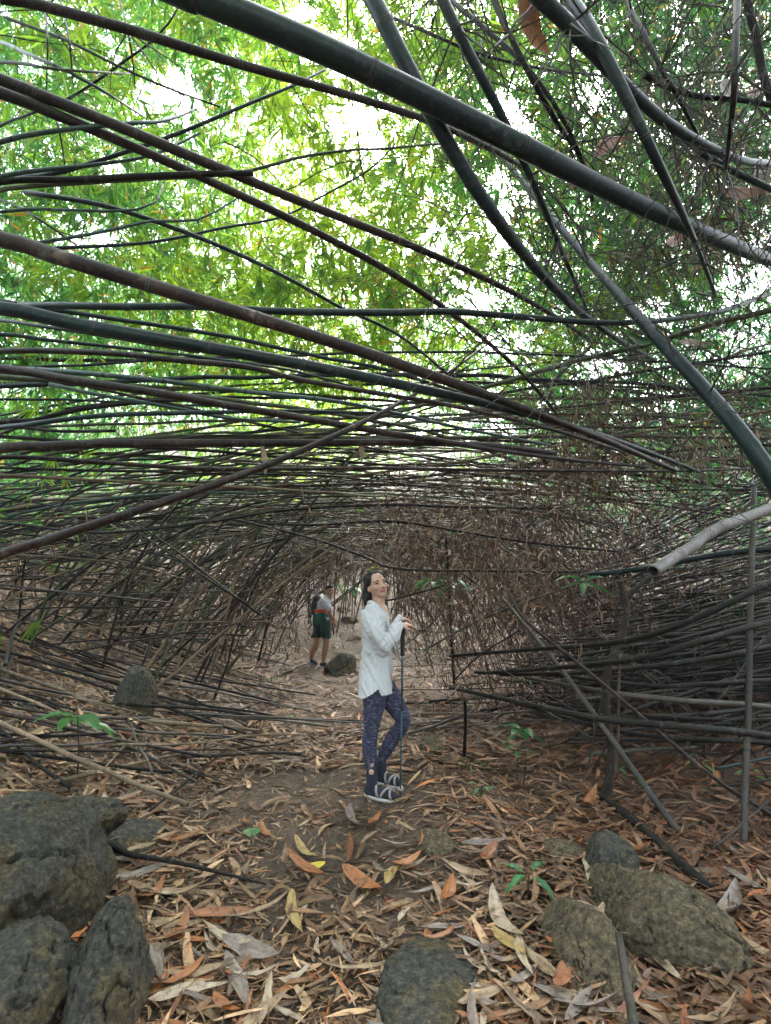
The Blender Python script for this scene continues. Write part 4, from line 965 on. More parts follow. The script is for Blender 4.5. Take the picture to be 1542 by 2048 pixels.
# G: small dead culms on the left bank and litter
for k in range(150):
    if k < 115: px, py = rng.uniform(-20, 560), rng.uniform(1230, 1560)
    else: px, py = rng.uniform(850, 1150), rng.uniform(1290, 1480)
    c = ground_hit(px, py)
    a = rng.normal(-0.3, 0.6); L = rng.uniform(0.5, 2.6)
    d = np.array([math.cos(a), -math.sin(a) * 1.0, 0]); P = []
    e0, e1 = [c + d * L * t for t in (-.5, .5)]
    h0, h1 = [float(terrain(q[0], q[1])) + rng.uniform(0.03, 0.14) for q in (e0, e1)]
    for t in (0, .33, .66, 1):
        q = e0 + (e1 - e0) * t; zl = h0 + (h1 - h0) * t; P.append((q[0], q[1], max(zl, float(terrain(q[0], q[1])) + 0.02) * 0.5 + zl * 0.5 + rng.normal(0, .01)))
    if hides_people(P) or not clear_of_people(P): continue
    D = rng.uniform(0.012, 0.038)
    mt, nm = pick([(M_DARK, 'black'), (M_STRAW, 'pale tan'), (M_BROWN, 'brown'), (M_GREY, 'grey')], [.40, .27, .18, .15])
    gen(P, D, D * .8, mt, f'{nm} dead culm lying on the leaf litter ' + ('of the bank beside the squarish rock' if k < 50 else 'below the dead twigs'), G_L, rng)
IND.sort(key=lambda r: -r[6])
n_ind = 215
for (V, T, C, mt, lab, grp, s) in IND[:n_ind]:
    o = obj_np('bamboo_culm', V, T, mt, None, np.repeat(C[:, None], 3, 1)); tag(o, lab, 'bamboo', grp)
byM = {}
for r in IND[n_ind:]:
    byM.setdefault(r[3].name, [Acc(), r[3]])[0].add(r[0], r[1], r[2])
acc = Acc(); mats = []
Vs, Ts, Cs, Mi = [], [], [], []; off = 0
for name, (a, mt) in byM.items():
    V = np.vstack(a.V); T = np.vstack(a.F) + off; off += len(V)
    Vs.append(V); Ts.append(T); Cs.append(np.vstack(a.C)); Mi.append(np.full(len(T), len(mats), np.int32)); mats.append(mt)
me = mesh_np('bamboo_thicket', np.vstack(Vs), np.vstack(Ts), np.vstack(Cs))
for mt in mats: me.materials.append(mt)
me.polygons.foreach_set('material_index', np.concatenate(Mi))
o = link(bpy.data.objects.new('bamboo_thicket', me)); tag(o, 'mass of thin interlaced bamboo stems closing the far end and sides of the tunnel', 'thicket', kind='stuff')

# ------------------------------------------------------------------ canopy foliage
def leaves_geo(P, D, L, W, C, rng):
    n = len(P); D = unit(D)
    S = unit(np.cross(D, unit(rng.normal(0, 1, (n, 3)) + np.array([0, 0, 1.2]))))
    Nn = np.cross(S, D)
    V = np.empty((n, 6, 3)); dr = rng.uniform(0.02, 0.22, n)
    def pt(t, s): return P + D * (t * L)[:, None] + S * (s * W)[:, None] - Nn * (dr * t * t * L)[:, None]
    V[:, 0] = pt(0.0, 0); V[:, 1] = pt(0.3, -0.5); V[:, 2] = pt(0.3, 0.5); V[:, 3] = pt(0.65, -0.36); V[:, 4] = pt(0.65, 0.36); V[:, 5] = pt(1.0, 0)
    t = np.array([[0, 2, 1], [1, 2, 4], [1, 4, 3], [3, 4, 5]])
    T = (np.arange(n)[:, None, None] * 6 + t[None]).reshape(-1, 3)
    return V.reshape(-1, 3), T, np.repeat(C, 6, axis=0)
HOLES = [(330, 190, 75, 60), (215, 330, 40, 40), (735, 235, 55, 50), (1000, 430, 42, 95), (960, 590, 85, 34), (1010, 690, 85, 30), (1040, 250, 36, 46), (880, 480, 50, 40), (600, 30, 50, 35), (690, 90, 60, 35),
         (1190, 190, 50, 60), (1020, 230, 40, 60), (1500, 560, 80, 60), (1480, 700, 60, 60), (130, 480, 45, 30), (60, 130, 50, 30), (1210, 730, 60, 60), (200, 470, 60, 22), (1300, 620, 60, 40)]
def hole_mask(P, rng, strength=0.93):
    px, py, d = project(P); px = px + 60 * vn(P[:, 0] * 1.6, P[:, 2] * 1.6, 5); py = py + 60 * vn(P[:, 1] * 1.6, P[:, 2] * 1.6, 6)
    keep = np.ones(len(P), bool)
    for (hx, hy, rx, ry) in HOLES:
        q = ((px - hx) / rx) ** 2 + ((py - hy) / ry) ** 2
        keep &= ~((q < 1.0) & (d > 0) & (rng.random(len(P)) < strength * (1.1 - q * 0.5)))
    return keep
def foliage(name, centres, size, sprays, per, Lr, cmap, seed, label, holes=0.93, droop=0.55, dead=0.02, w=0.115, dmin=3.4):
    rng = np.random.default_rng(seed)
    n = len(centres)
    # each clump: an axis (branch) along which sprays hang
    ax = unit(rng.normal(0, 1, (n, 3)) * np.array([1, 1, 0.45]))
    t = rng.normal(0, 1, (n, sprays, 1)); sz = (size * rng.uniform(0.5, 1.4, (n, 1, 1)))
    C0 = centres[:, None, :] + ax[:, None, :] * t * sz + rng.normal(0, 1, (n, sprays, 3)) * sz * 0.38 - np.array([0, 0, 1.0]) * (t ** 2) * sz * 0.25
    C0 = C0.reshape(-1, 3); head = unit(rng.normal(0, 1, C0.shape) + np.repeat(ax, sprays, 0) * 0.8)
    tone = np.repeat(rng.random(n), sprays) + rng.normal(0, 0.12, len(C0))
    k = hole_mask(C0, rng, holes); dist = np.linalg.norm(C0 - CAM, axis=1); k &= dist > dmin
    k &= ~((C0[:, 2] < 3.9) & (np.abs(C0[:, 0]) < 3.5) & (C0[:, 1] < 13))
    C0, head, tone = C0[k], head[k], tone[k]
    m = len(C0)
    P = np.repeat(C0, per, 0); hd = np.repeat(head, per, 0)
    P = P + hd * rng.uniform(-0.09, 0.03, (m * per, 1))
    D = hd * 0.75 + rng.normal(0, 0.40, P.shape) - np.array([0, 0, droop])
    L = rng.uniform(Lr[0], Lr[1], m * per); W = L * rng.uniform(w * 0.8, w * 1.3, m * per)
    tt = np.clip(np.repeat(tone, per) + rng.normal(0, 0.08, m * per), 0, 1)
    Ccol = cmap(P, tt, rng)
    dd = rng.random(m * per) < dead
    Ccol[dd] = np.array([[0.42, 0.20, 0.05]]) * rng.uniform(0.6, 1.3, (dd.sum(), 1))
    V, T, C = leaves_geo(P, D, L, W, Ccol, rng)
    o = obj_np(name, V, T, M_LEAF, None, C, smooth=False); tag(o, label, 'foliage', kind='stuff')
    return o, C0
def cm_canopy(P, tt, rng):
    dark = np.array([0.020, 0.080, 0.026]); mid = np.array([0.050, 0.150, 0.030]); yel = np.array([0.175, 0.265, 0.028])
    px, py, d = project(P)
    # sunlit glow painted into the colour: leaves in the middle are yellower green
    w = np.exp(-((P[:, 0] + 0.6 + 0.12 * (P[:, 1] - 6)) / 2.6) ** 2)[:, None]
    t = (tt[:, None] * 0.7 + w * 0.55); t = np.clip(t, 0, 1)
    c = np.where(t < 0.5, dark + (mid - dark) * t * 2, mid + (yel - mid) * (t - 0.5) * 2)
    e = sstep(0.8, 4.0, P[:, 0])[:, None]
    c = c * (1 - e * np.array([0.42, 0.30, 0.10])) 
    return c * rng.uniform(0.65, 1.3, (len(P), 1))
rng = np.random.default_rng(33)
def box_pts(n, x, y, z): return np.stack([rng.uniform(*x, n), rng.uniform(*y, n), rng.uniform(*z, n)], -1)
def cone_pts(n, px, py, dep):
    """points spread evenly over the solid angle above the trail, between two distances"""
    x, y = rng.uniform(*px, n), rng.uniform(*py, n); d = dep[0] + (dep[1] - dep[0]) * rng.random(n)
    P = np.array([at(a_, b_, c_) for a_, b_, c_ in zip(x, y, d)])
    return P[P[:, 2] > 3.4]
cen = cone_pts(440, (-350, 1900), (-350, 880), (4.6, 7.5))
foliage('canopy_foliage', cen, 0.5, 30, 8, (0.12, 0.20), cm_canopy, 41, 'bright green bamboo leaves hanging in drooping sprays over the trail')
cen = cone_pts(760, (-350, 1900), (-350, 930), (7.5, 13))
cen = cen[~((np.abs(cen[:, 0] - 0.5) < 2.5) & (cen[:, 1] > 8) & (rng.random(len(cen)) < 0.45))]
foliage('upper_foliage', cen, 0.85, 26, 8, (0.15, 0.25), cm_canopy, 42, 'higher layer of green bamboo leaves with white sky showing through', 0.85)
cen = np.vstack([cone_pts(950, (-300, 1850), (-250, 1010), (13, 22)), box_pts(160, (-16, -7), (5, 22), (1.5, 9)), box_pts(160, (7, 16), (5, 22), (2.2, 9))])
cen = cen[~((np.abs(cen[:, 0] - 0.5) < 3.5) & (cen[:, 2] > 6.5) & (cen[:, 1] < 22) & (rng.random(len(cen)) < 0.75))]
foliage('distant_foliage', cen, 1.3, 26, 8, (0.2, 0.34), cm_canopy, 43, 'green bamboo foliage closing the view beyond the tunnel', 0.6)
cen = box_pts(500, (-34, 34), (27, 40), (5, 24))
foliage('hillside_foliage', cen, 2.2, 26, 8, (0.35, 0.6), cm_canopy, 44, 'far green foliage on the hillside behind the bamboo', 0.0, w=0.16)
cen = np.vstack([box_pts(520, (-10, 10), (-9, 0.8), (5.2, 9)), box_pts(130, (-12, -5), (-9, 4), (1.5, 6)), box_pts(130, (5, 12), (-9, 4), (1.5, 6)), box_pts(60, (-8, 8), (-13, -8), (3.0, 7))])
foliage('unseen_shade_foliage', cen, 1.0, 14, 7, (0.22, 0.38), cm_canopy, 45, 'unseen leafy bamboo roof added over and behind the viewer for shade', 0.0, w=0.16, dmin=4.6)  # unseen leaves added above and behind the camera to darken the culms
cen = cone_pts(300, (200, 1350), (60, 800), (6, 12))
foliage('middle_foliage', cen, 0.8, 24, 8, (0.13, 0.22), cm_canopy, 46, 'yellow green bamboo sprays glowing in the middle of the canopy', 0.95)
# thin branches through the canopy
acc = Acc(); rb = np.random.default_rng(51)
for k in range(420):
    p = np.array([rb.uniform(-8, 8), rb.uniform(2.2, 13), rb.uniform(4.0, 8.5)])
    if np.linalg.norm(p - CAM) < 3: continue
    twig_tube(acc, p, unit(rb.normal(0, 1, 3) * np.array([1, 1, 0.5])), rb.uniform(0.8, 2.6), rb.uniform(0.003, 0.008), rb, 0.35, 4, 8)
for k in range(2300):
    px, py, dep = rb.uniform(880, 1560), rb.uniform(-20, 800), rb.uniform(2.2, 6)
    if px < 1150 and rb.random() < 0.45: continue
    p = at(px, py, dep)
    twig_tube(acc, p, unit(rb.normal(0, 1, 3)), rb.uniform(0.25, 1.1), rb.uniform(0.0013, 0.0042), rb, 0.4, 3, 6)
for k in range(220):
    px, py, dep = rb.uniform(0, 900), rb.uniform(-20, 760), rb.uniform(3.0, 6.5)
    twig_tube(acc, at(px, py, dep), unit(rb.normal(0, 1, 3)), rb.uniform(0.3, 1.1), rb.uniform(0.0012, 0.003), rb, 0.4, 3, 6)
o = acc.obj('canopy_twigs', M_TWIG); tag(o, 'fine dark twigs threaded through the canopy', 'twigs', kind='stuff')

# ------------------------------------------------------------------ dead brown twigs and sheaths
def brown_mass(n_c, px_r, py_r, dep_r, per, seed, size=0.45, L=(0.05, 0.2), dens=None):
    rng = np.random.default_rng(seed); out = []
    for k in range(n_c):
        px, py = rng.uniform(*px_r), rng.uniform(*py_r)
        if dens and rng.random() > dens(px, py): continue
        out.append(at(px, py, rng.uniform(*dep_r)))
    c = np.array(out); m = len(c) * per
    P = np.repeat(c, per, 0) + rng.normal(0, 1, (m, 3)) * size * np.array([1, 1, 0.6])
    P[:, 2] = np.maximum(P[:, 2], terrain(P[:, 0], P[:, 1]) + 0.05)
    px, py, d = project(P)
    bad = ((px > 690) & (px < 860) & (py > 1125) & (d < 4.9)) | ((px > 600) & (px < 790) & (py > 1150) & (d < 13)) | (d < 1.5)
    P = P[~bad]; m = len(P)
    D = rng.normal(0, 0.6, (m, 3)) + np.array([0, 0, -0.8])
    Lh = rng.uniform(*L, m); W = Lh * rng.uniform(0.03, 0.10, m)
    cc = np.array([[0.11, 0.062, 0.036], [0.19, 0.11, 0.062], [0.34, 0.25, 0.17], [0.04, 0.026, 0.018], [0.30, 0.13, 0.05]])
    C = cc[rng.choice(5, m, p=[.36, .28, .12, .2, .04])] * rng.uniform(0.6, 1.25, (m, 1))
    return strips(P, D, unit(rng.normal(0, 1, (m, 3))), Lh, W, C, K=4, rng=rng, prof=[0.25, 1, 0.8, 0.1])
acc = Acc()
def dens1(px, py):
    top = 880 + (abs(px - 1250) / 400) ** 2 * 120
    b = 1.0 if py > top else 0.15
    if px > 1290: b *= 0.22
    return b * float(np.clip(0.8 + 5 * vn(px / 80., py / 55., 31), 0.04, 1))
acc.add(*brown_mass(330, (790, 1560), (860, 1240), (5.0, 9.5), 170, 61, 0.45, dens=dens1))
acc.add(*brown_mass(90, (800, 1150), (1000, 1330), (6.0, 11), 130, 62, 0.4))
acc.add(*brown_mass(60, (1040, 1560), (780, 960), (4.0, 7), 60, 63, 0.16))
acc.add(*brown_mass(60, (1230, 1560), (60, 560), (2.6, 4.5), 40, 64, 0.14, (0.04, 0.16)))
acc.add(*brown_mass(70, (600, 900), (1020, 1170), (17, 24), 90, 67, 0.8, (0.15, 0.4)))
acc.add(*brown_mass(200, (-20, 700), (1080, 1300), (8, 15), 50, 65, 0.5, (0.1, 0.3)))
acc.add(*brown_mass(90, (900, 1560), (1180, 1480), (6, 9), 80, 66, 0.35, (0.05, 0.2)))
o = acc.obj('dead_twigs', M_LITTER); tag(o, 'hanging mass of dead brown twigs and sheaths beside the tunnel', 'dead twigs', kind='stuff')

# ------------------------------------------------------------------ seedlings and the crooked sapling
def plant(px, py_top, py_base, label, n, ll, seed, dep=None, stem=0.004, colr=(0.055, 0.16, 0.05), spread=1.0, name='seedling', lw=0.38):
    rng = np.random.default_rng(seed)
    b = ground_hit(px, py_base)
    if dep: b = at(px, py_base, dep)
    dp = float((b - CAM) @ AX_F)
    top = at(px, py_top, dp)
    root = empty(name, b); tag(root, label, 'plant')
    P = np.array([b - b - [0, 0, 0.02], (top - b) * 0.5 + rng.normal(0, 0.01, 3), top - b])
    S = catmull(P, 6); V, Fq, C = ring_tube(S, np.linspace(stem, stem * 0.6, len(S)), 6)
    obj_np('stem', V, fix_tris(Fq), M_BARK, root, np.repeat(C[:, None], 3, 1))
    for k in range(n):
        a = 2 * math.pi * k / n + rng.uniform(-.4, .4); el = rng.uniform(-0.35, 0.45)
        d = np.array([math.cos(a) * math.cos(el), math.sin(a) * math.cos(el), math.sin(el)])
        L = ll * rng.uniform(0.7, 1.15); K = 9
        t = np.linspace(0, 1, K); wd = np.maximum(np.sin(t ** 0.85 * math.pi) ** 0.85, 0.04) * L * lw / 2
        side = unit(np.cross(d, [0, 0, 1])); up = np.cross(side, d)
        base = (top - b) + np.array([0, 0, -rng.uniform(0, 0.05)])
        Vl = []
        for i in range(K):
            cpt = base + d * (0.03 + t[i] * L) * spread - np.array([0, 0, 0.35 * L * t[i] ** 2])
            for s in (-1, -0.5, 0, 0.5, 1):
                Vl.append(cpt + side * s * wd[i] + up * (abs(s) * wd[i] * 0.35 + 0.004 * math.sin(t[i] * 22)))
        ix = np.arange(K * 5).reshape(K, 5); Fl = np.stack([ix[:-1, :-1], ix[:-1, 1:], ix[1:, 1:], ix[1:, :-1]], -1).reshape(-1, 4)
        c = np.array(colr) * rng.uniform(0.7, 1.4)
        obj_np('leaf', np.array(Vl), Fl, M_PLANT, root, np.tile(c, (len(Vl), 1)))
    return root
plant(155, 1432, 1560, 'leafy green seedling growing on the litter bank above the boulders', 7, 0.27, 1, stem=0.006)
plant(1040, 1348, 1400, 'seedling with rounded leaves before the dark pile', 5, 0.17, 2)
plant(1045, 1458, 1580, 'seedling with long glossy leaves beneath the leaning poles', 6, 0.19, 3, colr=(0.04, 0.15, 0.05))
plant(1035, 1490, 1560, 'small seedling just under the long leaved one', 4, 0.12, 4)
plant(1058, 1745, 1800, 'seedling with dark green leaves among orange litter above the round grey rock', 6, 0.11, 5, colr=(0.04, 0.14, 0.05))
plant(963, 1572, 1595, 'tiny green sprout in the litter beside the sandals', 5, 0.09, 6)
plant(940, 1520, 1545, 'thin grassy sprout at the foot of the dark stump', 5, 0.12, 7, colr=(0.09, 0.17, 0.04), lw=0.15)
plant(1235, 1535, 1560, 'small green plant at the foot of the crooked sapling', 4, 0.09, 8)
plant(850, 1300, 1330, 'green sprout behind the walking pole', 5, 0.2, 9)
plant(905, 1255, 1300, 'leafy sprout on the dark upright stem', 5, 0.2, 10)
plant(870, 1158, 1190, 'dark green shrub leaves beside the head of the woman', 9, 0.25, 11, dep=6.5)
plant(915, 1160, 1185, 'blue green shrub leaves near the dark upright stem', 7, 0.25, 12, dep=6.5, colr=(0.04, 0.14, 0.08))
plant(1168, 1158, 1250, 'green leaves on a thin stem before the dead twigs', 8, 0.2, 13, dep=4.6)
plant(1400, 1515, 1545, 'thin pale green sprout under the thin leaning stick', 4, 0.13, 14, colr=(0.12, 0.24, 0.06), lw=0.2)
plant(545, 1355, 1365, 'low green sprout at the edge of the trail by the man', 6, 0.2, 15, lw=0.2)
plant(590, 1430, 1440, 'small sprout on the trail edge', 5, 0.09, 16)
plant(470, 1415, 1422, 'grassy tuft on the litter under the dead culms', 7, 0.13, 17, colr=(0.11, 0.22, 0.06), lw=0.12)
plant(1490, 1010, 1020, 'single green leaf resting near the grey hollow culm', 1, 0.1, 18, dep=4.0)
plant(1500, 1540, 1580, 'sprout between the upright grey culm and the cracked boulder', 4, 0.1, 19, colr=(0.07, 0.18, 0.05))
plant(700, 1172, 1190, 'green shrub beyond the rocks at the end of the trail', 8, 0.5, 20, dep=17)
# sapling
def sapling():
    dep = 3.0
    root = empty('sapling', ground_hit(1210, 1600)); b = np.array(root.location)
    dep = float((b - CAM) @ AX_F)
    tag(root, 'crooked dark sapling trunk standing before the fallen bamboo', 'tree')
    pts = [(1212, 1625, 17), (1218, 1560, 15), (1222, 1500, 14), (1212, 1400, 13), (1216, 1335, 13), (1240, 1280, 13), (1253, 1225, 12), (1246, 1190, 12), (1240, 1160, 13)]
    P = np.array([at(x, y, dep) for x, y, w in pts]) - b; W = np.array([w * dep / F / 2 * 1.15 for *_, w in pts])
    S = catmull(np.c_[P, W], 8); rr = S[:, 3] * (1 + 0.12 * np.sin(np.arange(len(S)) * 1.9))
    V, Fq, C = ring_tube(S[:, :3], rr, 12); V = V + np.random.default_rng(1).normal(0, 0.0015, V.shape)
    obj_np('trunk', V, fix_tris(Fq), M_BARK, root, np.repeat(C[:, None], 3, 1))
    for (bp_) in ([(1250, 1205, 10), (1268, 1182, 9), (1290, 1162, 9), (1312, 1148, 8)], [(1256, 1225, 5), (1275, 1200, 4), (1290, 1180, 3)], [(1216, 1345, 6), (1195, 1440, 5), (1175, 1540, 4)]):
        P = np.array([at(x, y, dep + 0.03) for x, y, w in bp_]) - b; W = np.array([w * dep / F / 2 for *_, w in bp_])
        S = catmull(np.c_[P, W], 6); V, Fq, C = ring_tube(S[:, :3], S[:, 3], 8)
        obj_np('branch', V, fix_tris(Fq), M_BARK, root, np.repeat(C[:, None], 3, 1))
sapling()

# ------------------------------------------------------------------ people
class Prims:
    def __init__(s): s.acc = Acc()
    def chain(s, pts, rad, sides=16, per=5):
        P = np.array(pts, float); W = np.array(rad, float)
        S = catmull(np.c_[P, W], per) if len(P) > 2 else np.c_[np.linspace(P[0], P[1], 6), np.linspace(W[0], W[1], 6)]
        Q, R = S[:, :3], S[:, 3]
        t0 = unit(Q[0] - Q[1]); t1 = unit(Q[-1] - Q[-2]); an = np.linspace(math.pi / 2, 0.25, 5)
        a0 = np.array([Q[0] + t0 * R[0] * math.sin(a) for a in an]); r0 = R[0] * np.cos(an)
        a1 = np.array([Q[-1] + t1 * R[-1] * math.sin(a) for a in an[::-1]]); r1 = R[-1] * np.cos(an[::-1])
        V, Fq, C = ring_tube(np.vstack([a0, Q, a1]), np.maximum(np.r_[r0, R, r1], 1e-4), sides)
        s.acc.add(V, fix_tris(Fq)); return s
    def ell(s, c, ax, n=16):
        """ax: three axis vectors already scaled"""
        th = np.linspace(0, math.pi, n + 1); ph = np.linspace(0, 2 * math.pi, 2 * n, endpoint=False)
        T, Pp = np.meshgrid(th, ph, indexing='ij')
        U = np.stack([np.sin(T) * np.cos(Pp), np.sin(T) * np.sin(Pp), np.cos(T)], -1).reshape(-1, 3)
        V = np.array(c) + U @ np.array(ax)
        ix = np.arange(len(V)).reshape(n + 1, 2 * n); A, B = ix[:-1], ix[1:]
        Fq = np.stack([A, B, np.roll(B, -1, 1), np.roll(A, -1, 1)], -1).reshape(-1, 4)
        s.acc.add(V, np.vstack([Fq[:, [0, 1, 2]], Fq[:, [0, 2, 3]]])); return s
    def loft(s, secs, n=28):
        """secs: (centre, half axis a, half axis b) rings, closed ends"""
        V = []; an = np.linspace(0, 2 * math.pi, n, endpoint=False)
        for c, a, b in secs:
            V.append(np.array(c) + np.cos(an)[:, None] * np.array(a) + np.sin(an)[:, None] * np.array(b))
        m = len(secs); V = np.vstack(V); ix = np.arange(m * n).reshape(m, n); A, B = ix[:-1], ix[1:]
        Fq = np.stack([A, np.roll(A, -1, 1), np.roll(B, -1, 1), B], -1).reshape(-1, 4)
        k = len(V); V = np.vstack([V, secs[0][0], secs[-1][0]])
        T = np.vstack([Fq[:, [0, 1, 2]], Fq[:, [0, 2, 3]], np.stack([np.roll(ix[0], -1), ix[0], np.full(n, k)], 1), np.stack([ix[-1], np.roll(ix[-1], -1), np.full(n, k + 1)], 1)])
        s.acc.add(V, T); return s
    def fused(s, name, mat, parent, voxel=0.006, smooth=6, disp=None, cut=None):
        me = mesh_np(name, np.vstack(s.acc.V), np.vstack(s.acc.F))
        tmp = bpy.data.objects.new('tmp', me); col.objects.link(tmp)
        r = tmp.modifiers.new('r', 'REMESH'); r.mode = 'VOXEL'; r.voxel_size = voxel
        sm = tmp.modifiers.new('s', 'SMOOTH'); sm.iterations = smooth; sm.factor = 0.5
        dg = bpy.context.evaluated_depsgraph_get(); dg.update()
        m2 = bpy.data.meshes.new_from_object(tmp.evaluated_get(dg))
        bpy.data.objects.remove(tmp)
        m2.name = name
        bm = bmesh.new(); bm.from_mesh(m2); bm.normal_update()
        if disp:
            nw = [(v, v.normal.copy() * disp(v.co)) for v in bm.verts]
            for v, d in nw: v.co += d
        if cut:
            bmesh.ops.delete(bm, geom=[v for v in bm.verts if cut(v.co)], context='VERTS')
        for f in bm.faces: f.smooth = True
        bm.to_mesh(m2); bm.free()
        m2.materials.clear(); m2.materials.append(mat)
        return link(bpy.data.objects.new(name, m2), parent)

def head_frame(fwd, up):
    f = unit(np.array(fwd, float)); r = unit(np.cross(f, np.array(up, float))); u = np.cross(r, f)
    return f, r, u      # forward, person's right, up
def add_head(B, hc, f, r, u, s=1.0):
    def p(a, b, c): return hc + (f * a + r * b + u * c) * s
    def E(c, ra, rb, rc): B.ell(c, [f * ra * s, r * rb * s, u * rc * s])
    E(p(-0.018, 0, 0.028), 0.094, 0.074, 0.084)       # cranium
    E(p(0.012, 0, -0.018), 0.074, 0.066, 0.088)       # face
    E(p(0.030, 0, -0.068), 0.046, 0.044, 0.036)       # jaw
    E(p(0.066, 0, -0.088), 0.019, 0.022, 0.017)       # chin
    for sgn in (-1, 1):
        E(p(0.052, sgn * 0.036, -0.022), 0.030, 0.025, 0.026)   # cheeks
        E(p(-0.010, sgn * 0.074, -0.008), 0.017, 0.009, 0.030)  # ears
        E(p(0.070, sgn * 0.030, 0.026), 0.016, 0.026, 0.008)    # brow ridge
    B.chain([p(0.080, 0, 0.012), p(0.093, 0, -0.010), p(0.104, 0, -0.030)], np.array([0.008, 0.009, 0.012]) * s)
    for sgn in (-1, 1): E(p(0.090, sgn * 0.013, -0.034), 0.011, 0.009, 0.008)
    E(p(0.080, 0, -0.056), 0.013, 0.022, 0.010)       # mouth mound
    return p
def face_parts(root, p, f, r, u, s, lipmat=M_LIP):
    for sgn in (-1, 1):
        e = Prims(); e.ell(p(0.0735, sgn * 0.031, 0.004), [f * 0.011 * s, r * 0.015 * s, u * 0.0055 * s]); obj_np('eye', np.vstack(e.acc.V), np.vstack(e.acc.F), M_EYE, root)
        w = Prims(); w.chain([p(0.084, sgn * 0.014, 0.021), p(0.083, sgn * 0.032, 0.027), p(0.070, sgn * 0.050, 0.021)], np.array([0.0028, 0.0034, 0.002]) * s, 8)
        obj_np('eyebrow', np.vstack(w.acc.V), np.vstack(w.acc.F), M_BROW, root)
    l = Prims()
    l.chain([p(0.080, -0.025, -0.0545), p(0.0915, -0.008, -0.056), p(0.0915, 0.008, -0.056), p(0.080, 0.025, -0.0545)], np.array([0.003, 0.0055, 0.0055, 0.003]) * s, 8)
    l.chain([p(0.080, -0.020, -0.060), p(0.0905, 0, -0.065), p(0.080, 0.020, -0.060)], np.array([0.003, 0.006, 0.003]) * s, 8)
    obj_np('mouth', np.vstack(l.acc.V), np.vstack(l.acc.F), lipmat, root)
def hand(B, wrist, pdir, nrm, target_r, s=1.0, curl=1.0, thumb_side=1):
    """palm along pdir, back of the hand towards nrm, four fingers curling to -nrm"""
    pdir = unit(np.array(pdir, float)); nrm = np.array(nrm, float); nrm = unit(nrm - pdir * (nrm @ pdir)); sd = np.cross(pdir, nrm) * thumb_side
    B.ell(np.array(wrist) + pdir * 0.042 * s, [pdir * 0.046 * s, sd * 0.037 * s, nrm * 0.017 * s])
    for i, (o, L) in enumerate([(0.029, 0.068), (0.010, 0.075), (-0.010, 0.070), (-0.028, 0.056)]):
        q = np.array(wrist) + pdir * 0.080 * s + sd * o * s
        pts = [q]; a = 0.35 * curl
        for k, l in enumerate((0.45, 0.32, 0.23)):
            d = pdir * math.cos(a) - nrm * math.sin(a); q = q + d * L * l * s; pts.append(q); a += 0.85 * curl
        B.chain(pts, np.array([0.0095, 0.0090, 0.0082, 0.0072]) * s, 8, 3)
    q = np.array(wrist) + pdir * 0.030 * s + sd * 0.030 * s
    B.chain([q, q + (pdir * 0.028 + sd * 0.020 - nrm * 0.012) * s, q + (pdir * 0.055 + sd * 0.014 - nrm * 0.030) * s], np.array([0.013, 0.011, 0.008]) * s, 8, 3)

